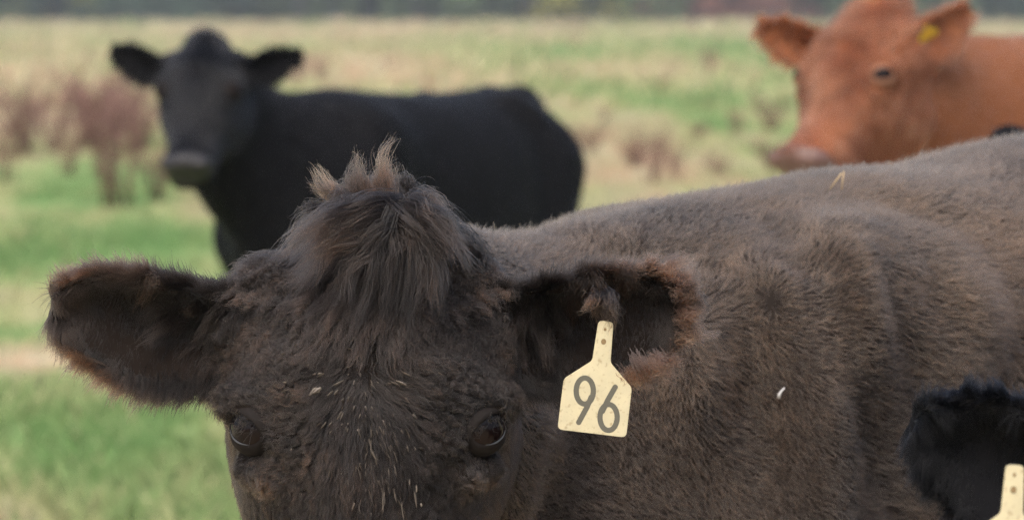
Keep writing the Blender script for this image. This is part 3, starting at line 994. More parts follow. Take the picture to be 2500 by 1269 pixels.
# long russet fringe round its tip
fringe = []
rim = bez([(1440, 652), (1530, 648), (1620, 655), (1675, 690), (1695, 755), (1672, 815), (1620, 875), (1550, 925), (1490, 935)], np.linspace(0, 1, 44))
cx_, cy_ = 1480, 790
for k in range(44):
    q = rim[k]; nx_ = unit(np.array([q[0] - cx_, (q[1] - cy_) * 1.3])); tg = unit(rim[min(k + 1, 43)] - rim[max(k - 1, 0)])
    f_ = k / 43
    ln_ = (14 + 26 * sstep(.05, .35, f_)) * random.uniform(.5, 1.5)
    sweep = tg * ln_ * (.9 - 1.1 * f_) + np.array([0, 8 * f_])
    r0 = q - nx_ * 16
    d0 = skin_depth(r0[0], r0[1], 3.625) - .002
    mid_, tip_ = q + nx_ * ln_ * .3 + sweep * .4, q + nx_ * ln_ * .75 + sweep
    fringe.append((gp(brown, (*r0, d0), (*((r0 + mid_) / 2), d0 - .006), (*mid_, d0 - .003), (*tip_, d0 + .004)), int(12 + 46 * sstep(.05, .4, f_)), .0062, .004, .30 + .32 * random.random()))
locks('ear_fringe', brown, fringe, M['russet_hair'], rad=.00026)
# untagged ear: black hair sweeping down from the root, russet wisps in the middle
for x0, y0, x1, y1, t in ((550, 730, 470, 900, .06), (530, 740, 430, 880, .05), (560, 760, 510, 940, .05), (570, 790, 545, 945, .05), (510, 720, 400, 860, .08), (540, 800, 490, 930, .05), (480, 710, 370, 840, .15)):
    elock([(x0, y0, 3.60), (x0 - 15, y0 + 50, 3.585), ((x0 + x1) / 2 - 12, (y0 + y1) / 2 + 20, 3.578), (x1, y1, 3.58)], 210, .009, .008, t)
for x0, y0, x1, y1, t in ((400, 690, 285, 730, .6), (430, 680, 300, 715, .55), (420, 720, 330, 830, .5), (390, 740, 320, 860, .45), (450, 740, 380, 800, .4), (360, 760, 310, 790, .4)):
    elock([(x0, y0, 3.59), ((x0 * 2 + x1) / 3, (y0 * 2 + y1) / 3 - 6, 3.565), (x1, y1, 3.56)], 75, .011, .008, t)
locks('ear_locks', brown, ek, M['brown_ear_hair'], rad=.00026)

for V_, F_, c_ in brown.lids:
    q = V_[F_].mean(1)
    ar = np.linalg.norm(np.cross(V_[F_[:, 2]] - V_[F_[:, 0]], V_[F_[:, 3]] - V_[F_[:, 1]]), axis=1)
    f_ = rng.choice(len(F_), 2600, p=ar / ar.sum()); a_, b_ = rng.random((2, 2600, 1))
    p_ = (V_[F_[f_, 0]] * (1 - a_) + V_[F_[f_, 1]] * a_) * (1 - b_) + (V_[F_[f_, 3]] * (1 - a_) + V_[F_[f_, 2]] * a_) * b_
    keep = (f_ % 7) >= 3
    p_ = p_[keep].astype(np.float32); n_ = unit(p_ - c_.astype(np.float32))
    ctr = (V_[::8].mean(0)).astype(np.float32)
    p_, n_ = p_, n_
    X_ = grow(p_, n_, unit(p_ - ctr) + np.array([0, 0, -.3], np.float32), .0055 * (.6 + .8 * rng.random(len(p_))), .22, K=4, camt=.2, csize=.004, frizz=.15, seed=6)
    v_ = (X_[:, -1] - c_.astype(np.float32)) @ brown.Rh
    v_[:, 0] *= np.sign((c_ - brown.ph) @ brown.Rh[:, 0])
    X_ = X_[(v_ @ EYE_N) < .76 * np.linalg.norm(v_, axis=1)]
    strands_obj('lid_hair', X_, taper(len(X_), 4, .0003, .00006), .42 + .15 * rng.normal(0, 1, len(X_)), M['brown_hair'], brown.body)
strap_tuft = [(gp(brown, (a_, 725, 3.625), (a_ + 2, 745, 3.606), (b_, 775, 3.602), (b_ + 4, c_, 3.604)), 80, .003, .003, .75) for a_, b_, c_ in ((1458, 1464, 815), (1470, 1474, 805), (1484, 1486, 812), (1496, 1500, 826))]
locks('strap_tuft', brown, strap_tuft, M['brown_hair'], rad=.00026)

# lashes and brow bristles
lk = []
for s_, pts in ((-1, ((575, 1020), (560, 1035), (548, 1050))), (1, ((1215, 1010), (1230, 1012), (1240, 1022)))):
    for k in range(10):
        t = k / 9
        a = (585 + 30 * t, 1012 + 22 * t) if s_ < 0 else (1232 - 60 * t, 1003 + 45 * t)
        b = (a[0] - 36 + 26 * t, a[1] + 22 + 4 * t) if s_ < 0 else (a[0] + 6 - 14 * t, a[1] + 24)
        dd = 3.555
        lk.append((gp(brown, (*a, dd), ((a[0] + b[0]) / 2, (a[1] + b[1]) / 2 - 3, dd - .008), (*b, dd - .012)), 4, .0012, .003, .0))
locks('eyelash', brown, lk, M['brown_hair'], rad=.0003)


# ------------------------------------------------------------------ pasture
PATCH = []
for px, py, rx, ry, k in ((1340, 130, 170, 35, -1), (1600, 105, 230, 30, -.8), (1800, 140, 130, 40, -.9), (1640, 255, 220, 45, -1.1), (1430, 235, 90, 40, -.9), (300, 115, 200, 25, -.6), (1150, 115, 200, 22, -.5),
                          (1500, 175, 130, 25, .8), (1560, 190, 230, 22, .7), (920, 165, 220, 35, .8), (640, 90, 300, 16, .6), (1450, 95, 240, 12, .5), (60, 170, 140, 30, .7), (1560, 310, 160, 40, .9), (1480, 380, 120, 50, .8),
                          (1650, 400, 200, 60, .5), (380, 470, 80, 70, .9), (100, 480, 240, 60, -.9), (150, 590, 220, 60, -1), (400, 590, 140, 50, -.8), (40, 770, 70, 40, .35), (300, 870, 200, 45, 1.5), (150, 860, 120, 30, .5),
                          (110, 980, 160, 50, -.9), (450, 1010, 170, 60, -1), (330, 1125, 150, 36, 1.4), (520, 1150, 100, 60, .7), (400, 1230, 160, 45, 1.2), (100, 1180, 140, 60, -.7), (90, 330, 140, 60, .5), (2470, 60, 120, 15, -.8)):
    d_ = FPX * CAM_Z / (py - 25)
    PATCH.append(((px - 1250) / FPX * d_, d_, rx * d_ / FPX, ry * d_ * d_ / (FPX * CAM_Z), k))


def patch_at(x, y):
    """where the sward is greener (-) or drier (+)"""
    o = np.zeros(len(x)); wob = np.stack([x, y * .35, 0 * x], 1)
    xx = x + 1.2 * noise(wob, .5, 61); yy = y + 3.0 * noise(wob, .4, 62)
    for a, b, c, e, k in PATCH: o += k * np.exp(-((xx - a) / c) ** 2 - ((yy - b) / e) ** 2)
    o += 1.6 * sstep(11.5, 8.0, y)                     # drier colour added out of view to cut green bounce on the cows
    return np.clip(o, -1.3, 1.6).astype(np.float32)


def field_colour(t):
    """meadow colour by place: green patches, straw, russet weeds; more straw with distance"""
    N_ = t.nodes.new
    geo = N_('ShaderNodeNewGeometry')
    mp = N_('ShaderNodeMapping'); mp.inputs['Scale'].default_value = (1, .30, .2)
    t.links.new(geo.outputs['Position'], mp.inputs[0])
    def nz(sc, det, off=0.0):
        n = N_('ShaderNodeTexNoise'); n.noise_dimensions = '3D'
        n.inputs['Scale'].default_value = sc; n.inputs['Detail'].default_value = det; n.inputs['Roughness'].default_value = .6
        a = N_('ShaderNodeVectorMath'); a.operation = 'ADD'; a.inputs[1].default_value = (off, off * 1.7, 0)
        t.links.new(mp.outputs[0], a.inputs[0]); t.links.new(a.outputs[0], n.inputs['Vector'])
        return n.outputs[0]
    big, small = nz(.16, 4), nz(1.3, 4, 13.0)
    sep = N_('ShaderNodeSeparateXYZ'); t.links.new(geo.outputs['Position'], sep.inputs[0])
    far = N_('ShaderNodeMapRange'); far.inputs[1].default_value = 18; far.inputs[2].default_value = 75; far.inputs[3].default_value = -.17; far.inputs[4].default_value = -.10
    t.links.new(sep.outputs['Y'], far.inputs[0])
    a1 = N_('ShaderNodeMath'); a1.operation = 'MULTIPLY_ADD'; a1.inputs[1].default_value = .75; t.links.new(small, a1.inputs[0]); t.links.new(far.outputs[0], a1.inputs[2])
    a2 = N_('ShaderNodeMath'); a2.operation = 'MULTIPLY_ADD'; a2.inputs[1].default_value = .95; t.links.new(big, a2.inputs[0]); t.links.new(a1.outputs[0], a2.inputs[2])
    r = N_('ShaderNodeValToRGB'); e = r.color_ramp.elements
    e[0].position = .50; e[0].color = (.130, .235, .080, 1)
    e[1].position = .92; e[1].color = (.42, .395, .265, 1)
    for p, c in ((.60, (.20, .275, .110, 1)), (.69, (.33, .33, .165, 1)), (.78, (.325, .312, .19, 1)), (.85, (.42, .29, .19, 1))):
        k = e.new(p); k.color = c
    pa = N_('ShaderNodeAttribute'); pa.attribute_name = 'sward'
    a3 = N_('ShaderNodeMath'); a3.operation = 'MULTIPLY_ADD'; a3.inputs[1].default_value = .17; t.links.new(pa.outputs['Fac'], a3.inputs[0]); t.links.new(a2.outputs[0], a3.inputs[2])
    t.links.new(a3.outputs[0], r.inputs[0])
    return r.outputs[0]


def ground_mat():
    m, t, b = new_mat('meadow_ground')
    t.links.new(field_colour(t), b.inputs['Base Color'])
    b.inputs['Roughness'].default_value = .95; b.inputs['Specular IOR Level'].default_value = .1
    n = t.nodes.new('ShaderNodeTexNoise'); n.inputs['Scale'].default_value = 3; n.inputs['Detail'].default_value = 6
    geo = t.nodes.new('ShaderNodeNewGeometry'); t.links.new(geo.outputs['Position'], n.inputs['Vector'])
    bp = t.nodes.new('ShaderNodeBump'); bp.inputs['Strength'].default_value = .6; bp.inputs['Distance'].default_value = .12
    t.links.new(n.outputs[0], bp.inputs['Height']); t.links.new(bp.outputs[0], b.inputs['Normal'])
    return m


def blade_mat():
    m, t, b = new_mat('grass_blades')
    at_ = t.nodes.new('ShaderNodeAttribute'); at_.attribute_name = 'tint'
    mx = t.nodes.new('ShaderNodeMix'); mx.data_type = 'RGBA'
    t.links.new(at_.outputs['Fac'], mx.inputs[0])
    t.links.new(field_colour(t), mx.inputs[6]); mx.inputs[7].default_value = (.58, .48, .30, 1)
    t.links.new(mx.outputs[2], b.inputs['Base Color'])
    b.inputs['Roughness'].default_value = .7; b.inputs['Specular IOR Level'].default_value = .25
    return m


def ground_height(x, y):
    p = np.stack([np.asarray(x, float), np.asarray(y, float), np.zeros_like(np.asarray(x, float))], 1)
    return (.10 * noise(p, .11, 41) + .05 * noise(p, .33, 42)) * sstep(13, 22, p[:, 1])


xs = np.concatenate([np.linspace(-600, -40, 24), np.linspace(-36, 36, 73), np.linspace(40, 600, 24)])
ys = np.concatenate([np.linspace(-120, 8, 17), np.linspace(9, 90, 120), np.linspace(92, 640, 130)])
GX, GY = np.meshgrid(xs, ys)
GZ = ground_height(GX.ravel(), GY.ravel())
gv = np.stack([GX.ravel(), GY.ravel(), GZ], 1)
nx = len(xs)
ii, jj = np.meshgrid(np.arange(len(ys) - 1), np.arange(nx - 1), indexing='ij')
k0 = (ii * nx + jj).ravel()
ground = mesh_obj('ground', gv, np.stack([k0, k0 + 1, k0 + nx + 1, k0 + nx], 1), ground_mat())
tag(ground, kind='structure')
at_ = ground.data.attributes.new('sward', 'FLOAT', 'POINT'); at_.data.foreach_set('value', patch_at(gv[:, 0], gv[:, 1]))


def blades(name, n, d0, d1, pw, hgt, wid, mat, dead):
    d = (d0 ** pw + (d1 ** pw - d0 ** pw) * rng.random(n)) ** (1 / pw)
    x = (rng.random(n) * 2 - 1) * (.155 * d + 2.0)
    p = np.stack([x, d, np.zeros(n)], 1)
    cl = .5 + .5 * noise(p, 1.1, 51) + .35 * noise(p, .35, 52)
    p = p + np.stack([rng.normal(0, .06, n), rng.normal(0, .06, n), np.zeros(n)], 1)
    z = ground_height(p[:, 0], p[:, 1]) - .01
    h = hgt * (.35 + .9 * np.clip(cl, 0, 1.3)) * (.5 + rng.random(n))
    wd = wid * (.6 + .8 * rng.random(n)) * (1 + d / 22)
    a = rng.random(n) * math.pi
    side = np.stack([np.cos(a), np.sin(a) * .6, np.zeros(n)], 1) * wd[:, None]
    lean = rng.normal(0, .38, (n, 2)) * h[:, None]
    b = np.stack([p[:, 0], p[:, 1], z], 1)
    mid = b + np.stack([lean[:, 0] * .35, lean[:, 1] * .35, h * .6], 1)
    tip = b + np.stack([lean[:, 0], lean[:, 1], h], 1)
    V = np.stack([b - side, b + side, mid + side * .8, tip], 1).reshape(-1, 3)
    F = np.arange(4 * n).reshape(n, 4)
    o = mesh_obj(name, V, F, mat, smooth=False)
    t_ = np.repeat(((rng.random(n) < dead + .25 * noise(p, .5, 55)) * (.15 + .35 * rng.random(n))), 4).astype(np.float32)
    at_ = o.data.attributes.new('tint', 'FLOAT', 'POINT'); at_.data.foreach_set('value', t_)
    at_ = o.data.attributes.new('sward', 'FLOAT', 'POINT'); at_.data.foreach_set('value', np.repeat(patch_at(p[:, 0], p[:, 1]), 4))
    o['kind'] = 'stuff'
    return o


BM = blade_mat()
blades('meadow_grass', 300000, 9.5, 80, .55, .075, .0022, BM, .10)
blades('rough_field_edge', 9000, 280, 337, 1.0, .55, .035, BM, .35)
blades('tall_straw_grass', 60000, 60, 340, .6, .24, .012, BM, .25)

# ------------------------------------------------------------------ dry weeds standing in the pasture
M['weed_stem'] = plain('weed_stem', (.18, .095, .08), .8, .3, 20)
M['weed_leaf'] = plain('weed_leaf', (.22, .125, .105), .8, .35, 3, .15)
M['weed_leaf_dull'] = plain('weed_leaf_dull', (.36, .26, .17), .8, .4, 3, .15)


def weed_meshes(seed, spread, nst):
    r = np.random.default_rng(seed)
    SV, SF, LV, LF = [], [], [], []
    def twig(pts, rad):
        V, F = tube_geo(pts, list(np.linspace(rad, rad * .35, len(pts))), 4)
        o = len(SV); SV.extend(V); SF.extend(tuple(i + o for i in f) for f in F)
    def leaves(pts, n, f0, sp):
        for m in range(n):
            c = bez(pts, np.array([min(r.uniform(f0, 1.0), .999)]))[0] + r.normal(0, sp, 3)
            if c[2] < .03: continue
            d1 = unit(r.normal(0, 1, 3) + np.array([0, 0, .6])) * r.uniform(.015, .035); d2 = unit(np.cross(d1, r.normal(0, 1, 3))) * r.uniform(.006, .013)
            o = len(LV); LV.extend([c - d1, c + d2, c + d1, c - d2]); LF.append((o, o + 1, o + 2, o + 3))
    for k in range(nst):
        a = r.random() * 2 * math.pi; l = r.uniform(.6, 1.0)
        q = np.array([math.cos(a), math.sin(a), 0]) * spread * r.uniform(.2, 1)
        b0 = np.array([math.cos(a), math.sin(a), 0]) * .08 * r.random()
        pts = [b0 + q * f ** 1.3 * l + np.array([0, 0, f * l - (.02 if f == 0 else 0)]) for f in (0, .3, .65, 1)]
        twig(pts, .010); leaves(pts, 6, .35, .03)
        for m in range(4):
            f = r.uniform(.3, .85); c = bez(pts, np.array([f]))[0]
            e = c + np.array([r.normal(0, .13), r.normal(0, .13), r.uniform(.10, .26)]) * l
            tp = [c, (c + e) / 2 + np.array([0, 0, -.02]), e]
            twig(tp, .006); leaves(tp, 4, .2, .02)
    return SV, SF, LV, LF


def weed(d_meshes, name, loc, sc, rz, leaf, label, group):
    e = empty(name, loc, rz); e.scale = (sc[0], sc[0], sc[1])
    tag(e, label, 'weed', group)
    for nm, me, mt in (('stem', d_meshes[0], M['weed_stem']), ('foliage', d_meshes[1], leaf)):
        o = bpy.data.objects.new(nm, me); C.objects.link(o); o.parent = e
        o.material_slots[0].link = 'OBJECT'; o.material_slots[0].material = mt
        if nm == 'foliage': o['kind'] = 'stuff'
    return e


WM = []
for sd, sp, ns in ((1, .60, 17), (2, .40, 11), (3, .80, 24)):
    a, b, c, d = weed_meshes(sd, sp, ns)
    o1 = mesh_obj('stem', a, b, M['weed_stem']); o2 = mesh_obj('foliage', c, d, M['weed_leaf'], smooth=False)
    WM.append((o1.data, o2.data)); bpy.data.objects.remove(o1); bpy.data.objects.remove(o2)
WG = 'dry russet weeds standing in the pasture'
#      px    base  top  variant leaf  label
WEEDS = [(290, 535, 160, 1, 0, 'tall russet weed with the lowest base, left of the black muzzle'), (380, 520, 300, 1, 0, 'short russet weed touching the black cow muzzle on its left side'),
         (60, 400, 190, 2, 0, 'broad russet weed at the very left edge of the pasture'), (130, 385, 200, 0, 0, 'russet weed second from the left edge of the pasture'),
         (205, 375, 170, 2, 0, 'russet weed below and left of the drooping tip of the black ear'), (265, 370, 150, 0, 0, 'russet weed rising straight under the tip of the black ear'),
         (350, 385, 210, 2, 0, 'broad russet weed half hidden by the black cow face'), (725, 215, 130, 1, 0, 'distant russet weed just right of the black cow right ear'),
         (785, 205, 125, 1, 0, 'distant russet weed over the black withers, clear of the ear'), (1590, 470, 310, 1, 0, 'slender russet weed right of the black rump above the brown back'),
         (1545, 420, 320, 2, 1, 'dull straw weed between the black rump and a slender russet weed'), (1700, 340, 290, 2, 0, 'low broad russet weed midway between black rump and red cow'),
         (1735, 190, 110, 1, 0, 'small distant russet weed in the green left of the red ear'), (1760, 450, 380, 2, 1, 'low dull weed over the brown withers left of the pink nose'),
         (1885, 320, 215, 0, 0, 'russet weed beside the red cow face under its left ear'), (1890, 430, 330, 2, 0, 'broad russet weed touching the pink nose of the red cow'),
         (1440, 380, 300, 2, 1, 'dull weed touching the hind edge of the black rump'),
             (20, 460, 300, 1, 1, 'thin dull weed at the very left edge, lowest there'), (165, 440, 280, 1, 1, 'thin dull weed between the left edge and the lowest russet weed'),
             (1650, 455, 350, 1, 0, 'thin russet weed second right of the black rump above the brown back'), (1800, 330, 250, 1, 0, 'thin russet weed left of the red cow, level with its eye'),
             (1480, 300, 235, 1, 1, 'thin dull weed right of the top of the black rump'), (1620, 225, 170, 1, 1, 'thin distant dull weed midway between black rump and red ear'),
             (1400, 130, 85, 1, 1, 'tiny distant dull weed below the yellowing trees'), (130, 210, 150, 1, 0, 'thin distant russet weed left of the black ear tip'), (950, 190, 140, 1, 1, 'thin distant dull weed over the middle of the black back'),
             (1850, 215, 165, 1, 1, 'thin distant dull weed just under the left ear of the red cow')]
for px, by, ty, v, lf, lab in WEEDS:
    d = FPX * CAM_Z / (by - 25)
    p = at(px, by, d)
    h = (by - ty) / FPX * d
    weed(WM[v], 'dry_weed', (p[0], p[1], float(ground_height([p[0]], [p[1]])[0])), (h * (1.5 if v == 2 else 1.25), h), px * .37, M['weed_leaf_dull' if lf else 'weed_leaf'], lab, WG)

# ------------------------------------------------------------------ trees along the far edge of the pasture
M['bark'] = plain('bark', (.09, .075, .06), .9, .3, 4)
M['leaf_dark'] = plain('leaf_dark', (.045, .080, .050), .8, .6, .25, .1)
M['leaf_mid'] = plain('leaf_mid', (.085, .125, .055), .8, .6, .25, .1)
M['leaf_yellow'] = plain('leaf_yellow', (.30, .29, .06), .8, .4, .6, .1)
M['leaf_rust'] = plain('leaf_rust', (.22, .10, .07), .8, .4, .6, .1)


def crown_geo(seed, H, W, n, z0=.15, leaf=.28):
    r = np.random.default_rng(seed)
    nl = 26
    lobes = np.stack([r.normal(0, W * .30, nl), r.normal(0, W * .30, nl), r.uniform(z0 * H + .6, H * .93, nl)], 1)
    lobes[:, :2] *= (1.25 - .75 * (lobes[:, 2] / H))[:, None]
    rad = r.uniform(.12, .22, nl) * W
    k = r.integers(0, nl, n)
    c = lobes[k] + unit(r.normal(0, 1, (n, 3))) * (rad[k] * r.uniform(.55, 1.05, n))[:, None]
    c[:, 2] = np.maximum(c[:, 2], .15)
    d1 = unit(r.normal(0, 1, (n, 3))); d2 = unit(np.cross(d1, r.normal(0, 1, (n, 3))))
    l = r.uniform(.6, 1.4, (n, 1)) * leaf
    V = np.stack([c - d1 * l, c + d2 * l * .5, c + d1 * l, c - d2 * l * .5], 1).reshape(-1, 3)
    return V, np.arange(4 * n).reshape(n, 4)


TREES = []
for sd, H, W in ((11, 11, 7.0), (12, 13, 8.5), (13, 8.5, 7.0)):
    V, F = crown_geo(sd, H, W, 3200, .02)
    me = bpy.data.meshes.new('crown')
    o1 = mesh_obj('crown', V, F, M['leaf_dark'], smooth=False)
    tv, tf = tube_geo([(0, 0, -.2), (.1, 0, H * .3), (-.1, .1, H * .8)], [.24, .18, .05], 8)
    for k in range(6):
        a = k * 1.05 + sd
        z_ = H * (.25 + .08 * k)
        v2, f2 = tube_geo([(0, 0, z_), (math.cos(a) * W * .18, math.sin(a) * W * .18, z_ + .9), (math.cos(a) * W * .34, math.sin(a) * W * .34, z_ + 1.6)], [.1, .07, .03], 6)
        o = len(tv); tv += v2; tf += [tuple(i + o for i in f) for f in f2]
    o2 = mesh_obj('trunk', tv, tf, M['bark'])
    TREES.append((o1.data, o2.data)); bpy.data.objects.remove(o1); bpy.data.objects.remove(o2)
TG = 'trees along the far edge of the pasture'
TL = {'leaf_dark': 'dark green tree in the far treeline', 'leaf_mid': 'mid green tree in the far treeline',
      'leaf_yellow': 'yellowing tree in the far treeline', 'leaf_rust': 'rust brown tree in the far treeline'}
r2 = random.Random(4)
px = -50
k = 0
while px < 2560:
    m_ = 'leaf_mid' if r2.random() < .35 else 'leaf_dark'
    if 120 < px < 240 or 1290 < px < 1500: m_ = 'leaf_yellow'
    elif 1600 < px < 1960: m_ = 'leaf_rust'
    elif 250 < px < 330 or 1230 < px < 1290: m_ = 'leaf_mid'
    d = 338 + r2.uniform(-4, 10)
    p = at(px, 60, d)
    e = empty('tree', (p[0], d, -.05), r2.uniform(0, 6.28)); sc = r2.uniform(.85, 1.2); e.scale = (sc, sc, sc)
    zone = 'left of the black cow' if px < 255 else 'straight over the black cow head' if px < 705 else 'over the black cow back' if px < 1400 else 'in the gap between black and red cows' if px < 1840 else 'over the red cow'
    tag(e, TL[m_] + ' ' + zone, 'tree', TG)
    for nm, me, mt in (('crown', TREES[k % 3][0], M[m_]), ('trunk', TREES[k % 3][1], M['bark'])):
        o = bpy.data.objects.new(nm, me); C.objects.link(o); o.parent = e
        o.material_slots[0].link = 'OBJECT'; o.material_slots[0].material = mt
    px += r2.uniform(62, 105); k += 1
# the wood behind them, one mass
WV, WF = [], []
r3 = np.random.default_rng(77)
for k in range(110):
    V, F = crown_geo(200 + k, r3.uniform(9, 15), r3.uniform(7, 10), 420, .02, .75)
    V = V + np.array([-320 + 640 * (k + r3.random()) / 110, 352 + r3.random() * 22, 0])
    WF.append(F + sum(len(v) for v in WV)); WV.append(V)
woods = mesh_obj('woods', np.concatenate(WV), np.concatenate(WF), M['leaf_dark'], smooth=False)
tag(woods, kind='stuff')

# ------------------------------------------------------------------ damp air over the pasture
hm = bpy.data.materials.new('damp_air'); hm.use_nodes = True
t = hm.node_tree; t.nodes.clear()
pv = t.nodes.new('ShaderNodeVolumePrincipled'); ho = t.nodes.new('ShaderNodeOutputMaterial')
pv.inputs['Color'].default_value = (.90, .95, 1.0, 1); pv.inputs['Density'].default_value = .0006; pv.inputs['Anisotropy'].default_value = .2
t.links.new(pv.outputs[0], ho.inputs['Volume'])
hv_ = [(x, y, z) for x in (-610, 610) for y in (-130, 650) for z in (-1.3, 20)]
haze = mesh_obj('haze', hv_, [(0, 1, 3, 2), (4, 6, 7, 5), (0, 4, 5, 1), (2, 3, 7, 6), (0, 2, 6, 4), (1, 5, 7, 3)], hm, smooth=False)
tag(haze, kind='stuff')

# ------------------------------------------------------------------ ear tags
def tag_mat(name, col, dirt):
    m, t, b = new_mat(name)
    tc = t.nodes.new('ShaderNodeTexCoord')
    n = t.nodes.new('ShaderNodeTexNoise'); n.inputs['Scale'].default_value = 260; n.inputs['Detail'].default_value = 4
    n2 = t.nodes.new('ShaderNodeTexNoise'); n2.inputs['Scale'].default_value = 40; n2.inputs['Detail'].default_value = 6
    for q in (n, n2): t.links.new(tc.outputs['Object'], q.inputs['Vector'])
    r = t.nodes.new('ShaderNodeValToRGB'); e = r.color_ramp.elements
    e[0].position = .57; e[0].color = (0, 0, 0, 1); e[1].position = .70; e[1].color = (1, 1, 1, 1)
    t.links.new(n.outputs[0], r.inputs[0])
    r2_ = t.nodes.new('ShaderNodeValToRGB'); e = r2_.color_ramp.elements
    e[0].position = .35; e[0].color = (*[c * .86 for c in col], 1); e[1].position = .65; e[1].color = (*col, 1)
    t.links.new(n2.outputs[0], r2_.inputs[0])
    mx = t.nodes.new('ShaderNodeMix'); mx.data_type = 'RGBA'
    mu = t.nodes.new('ShaderNodeMath'); mu.operation = 'MULTIPLY'; mu.inputs[1].default_value = .55
    t.links.new(r.outputs[0], mu.inputs[0]); t.links.new(mu.outputs[0], mx.inputs[0])
    t.links.new(r2_.outputs[0], mx.inputs[6]); mx.inputs[7].default_value = (*dirt, 1)
    t.links.new(mx.outputs[2], b.inputs['Base Color'])
    b.inputs['Roughness'].default_value = .42
    b.inputs['Subsurface Weight'].default_value = .15; b.inputs['Subsurface Radius'].default_value = (.004, .003, .0015); b.inputs['Subsurface Scale'].default_value = .5
    return m
M['cream_plastic'] = tag_mat('cream_plastic', (.64, .575, .385), (.30, .21, .11))
M['yellow_plastic'] = tag_mat('yellow_plastic', (.85, .60, .05), (.4, .25, .05))
M['tag_ink'] = plain('tag_ink', (.12, .115, .092), .55, .12, 300)
M['tag_hole'] = plain('tag_hole', (.26, .18, .09), .7, .4, 300)


def rounded(poly, rads, n=5):
    out = []
    m = len(poly)
    for i in range(m):
        p, a, b = np.array(poly[i], float), np.array(poly[i - 1], float), np.array(poly[(i + 1) % m], float)
        r_ = rads[i]
        if r_ == 0: out.append(p); continue
        u, v_ = unit(a - p), unit(b - p)
        for t in np.linspace(0, 1, n):
            out.append((p + u * r_) * (1 - t) ** 2 + 2 * p * t * (1 - t) + (p + v_ * r_) * t ** 2)
    return out


def slab(name, outline, y0, y1, mat, parent, bevel=.0004):
    """outline in x,z; thickness along y"""
    import bmesh
    bm = bmesh.new()
    vs = [bm.verts.new((float(p[0]), y0, float(p[1]))) for p in outline]
    f = bm.faces.new(vs)
    ex = bmesh.ops.extrude_face_region(bm, geom=[f])
    bmesh.ops.translate(bm, verts=[v for v in ex['geom'] if isinstance(v, bmesh.types.BMVert)], vec=(0, y1 - y0, 0))
    bmesh.ops.recalc_face_normals(bm, faces=bm.faces)
    if bevel:
        ed = [e for e in bm.edges if abs(e.verts[0].co.y - e.verts[1].co.y) < 1e-6]
        bmesh.ops.bevel(bm, geom=ed, offset=bevel, segments=2, affect='EDGES')
    me = bpy.data.meshes.new(name); bm.to_mesh(me); bm.free()
    me.materials.append(mat)
    o = bpy.data.objects.new(name, me); C.objects.link(o); o.parent = parent
    return o


def stroke(pts, wd, closed=False):
    """outline ribbons of a pen stroke as quads in x,z"""
    pts = np.array(pts, float); n = len(pts)
    V, F = [], []
    for i in range(n):
        a = pts[(i - 1) % n] if closed else pts[max(i - 1, 0)]
        b = pts[(i + 1) % n] if closed else pts[min(i + 1, n - 1)]
        d = unit(b - a); nn = np.array([-d[1], d[0]]) * wd * .5
        V += [pts[i] + nn, pts[i] - nn]
    for i in range(n if closed else n - 1):
        j = (i + 1) % n
        F.append((2 * i, 2 * i + 1, 2 * j + 1, 2 * j))
    if not closed:
        for c, dr in ((pts[0], unit(pts[0] - pts[1])), (pts[-1], unit(pts[-1] - pts[-2]))):
            o = len(V); a0 = math.atan2(dr[1], dr[0])
            V.append(c)
            for t in np.linspace(-math.pi / 2, math.pi / 2, 9): V.append(c + wd * .5 * np.array([math.cos(a0 + t), math.sin(a0 + t)]))
            for q in range(8): F.append((o, o + 1 + q, o + 2 + q))
    return V, F


def digit(name, ring, rx, rz_, tilt, leg, wd, parent, y):
    t = np.linspace(0, 2 * math.pi, 40)[:-1]
    ct, st = math.cos(tilt), math.sin(tilt)
    V, F = stroke([(ring[0] + rx * math.cos(a) * ct - rz_ * math.sin(a) * st, ring[1] + rx * math.cos(a) * st + rz_ * math.sin(a) * ct) for a in t], wd, True)
    V2, F2 = stroke(leg, wd)
    o = len(V)
    vv = [(p[0], y, p[1]) for p in V] + [(p[0], y - .00004, p[1]) for p in V2]
    return mesh_obj(name, vv, F + [tuple(i + o for i in f) for f in F2], M['tag_ink'], parent, smooth=False)


def ear_tag(pos, rot, sc, mat, label, number=False, strap=.040):
    root = empty('ear_tag', tuple(map(float, pos)))
    root.rotation_euler = rot; root.scale = (sc, sc, sc)
    tag(root, label, 'ear tag', 'plastic ear tags')
    mm = .001
    outl = rounded([(-7 * mm, 5 * mm), (7 * mm, 5 * mm), (8.6 * mm, -33 * mm), (31 * mm, -54 * mm), (31 * mm, -101 * mm), (-33.5 * mm, -101 * mm), (-33 * mm, -53 * mm), (-8.6 * mm, -33 * mm)],
                   [4 * mm, 4 * mm, 3 * mm, 3.5 * mm, 5 * mm, 5 * mm, 3.5 * mm, 3 * mm])
    slab('plate', outl, -.0009, .0009, mat, root)
    for z, r_ in ((-2.5 * mm, 1.3 * mm), (-14 * mm, 2.4 * mm)):
        slab('stud', [(r_ * math.cos(a), z + r_ * 1.15 * math.sin(a)) for a in np.linspace(0, 6.283, 15)[:-1]], -.0014, -.0010, M['tag_hole'], root, .0002)
    if number:
        y = -.00096
        digit('number_nine', (-12.2 * mm, -62 * mm), 8.0 * mm, 12.2 * mm, .10, [(-5.6 * mm, -67 * mm), (-8.5 * mm, -77 * mm), (-14.5 * mm, -92 * mm)], 5.0 * mm, root, y)
        digit('number_six', (12.6 * mm, -84 * mm), 8.0 * mm, 12.2 * mm, .10, [(6.2 * mm, -79 * mm), (10 * mm, -68 * mm), (15.5 * mm, -55 * mm)], 5.0 * mm, root, y)
    return root


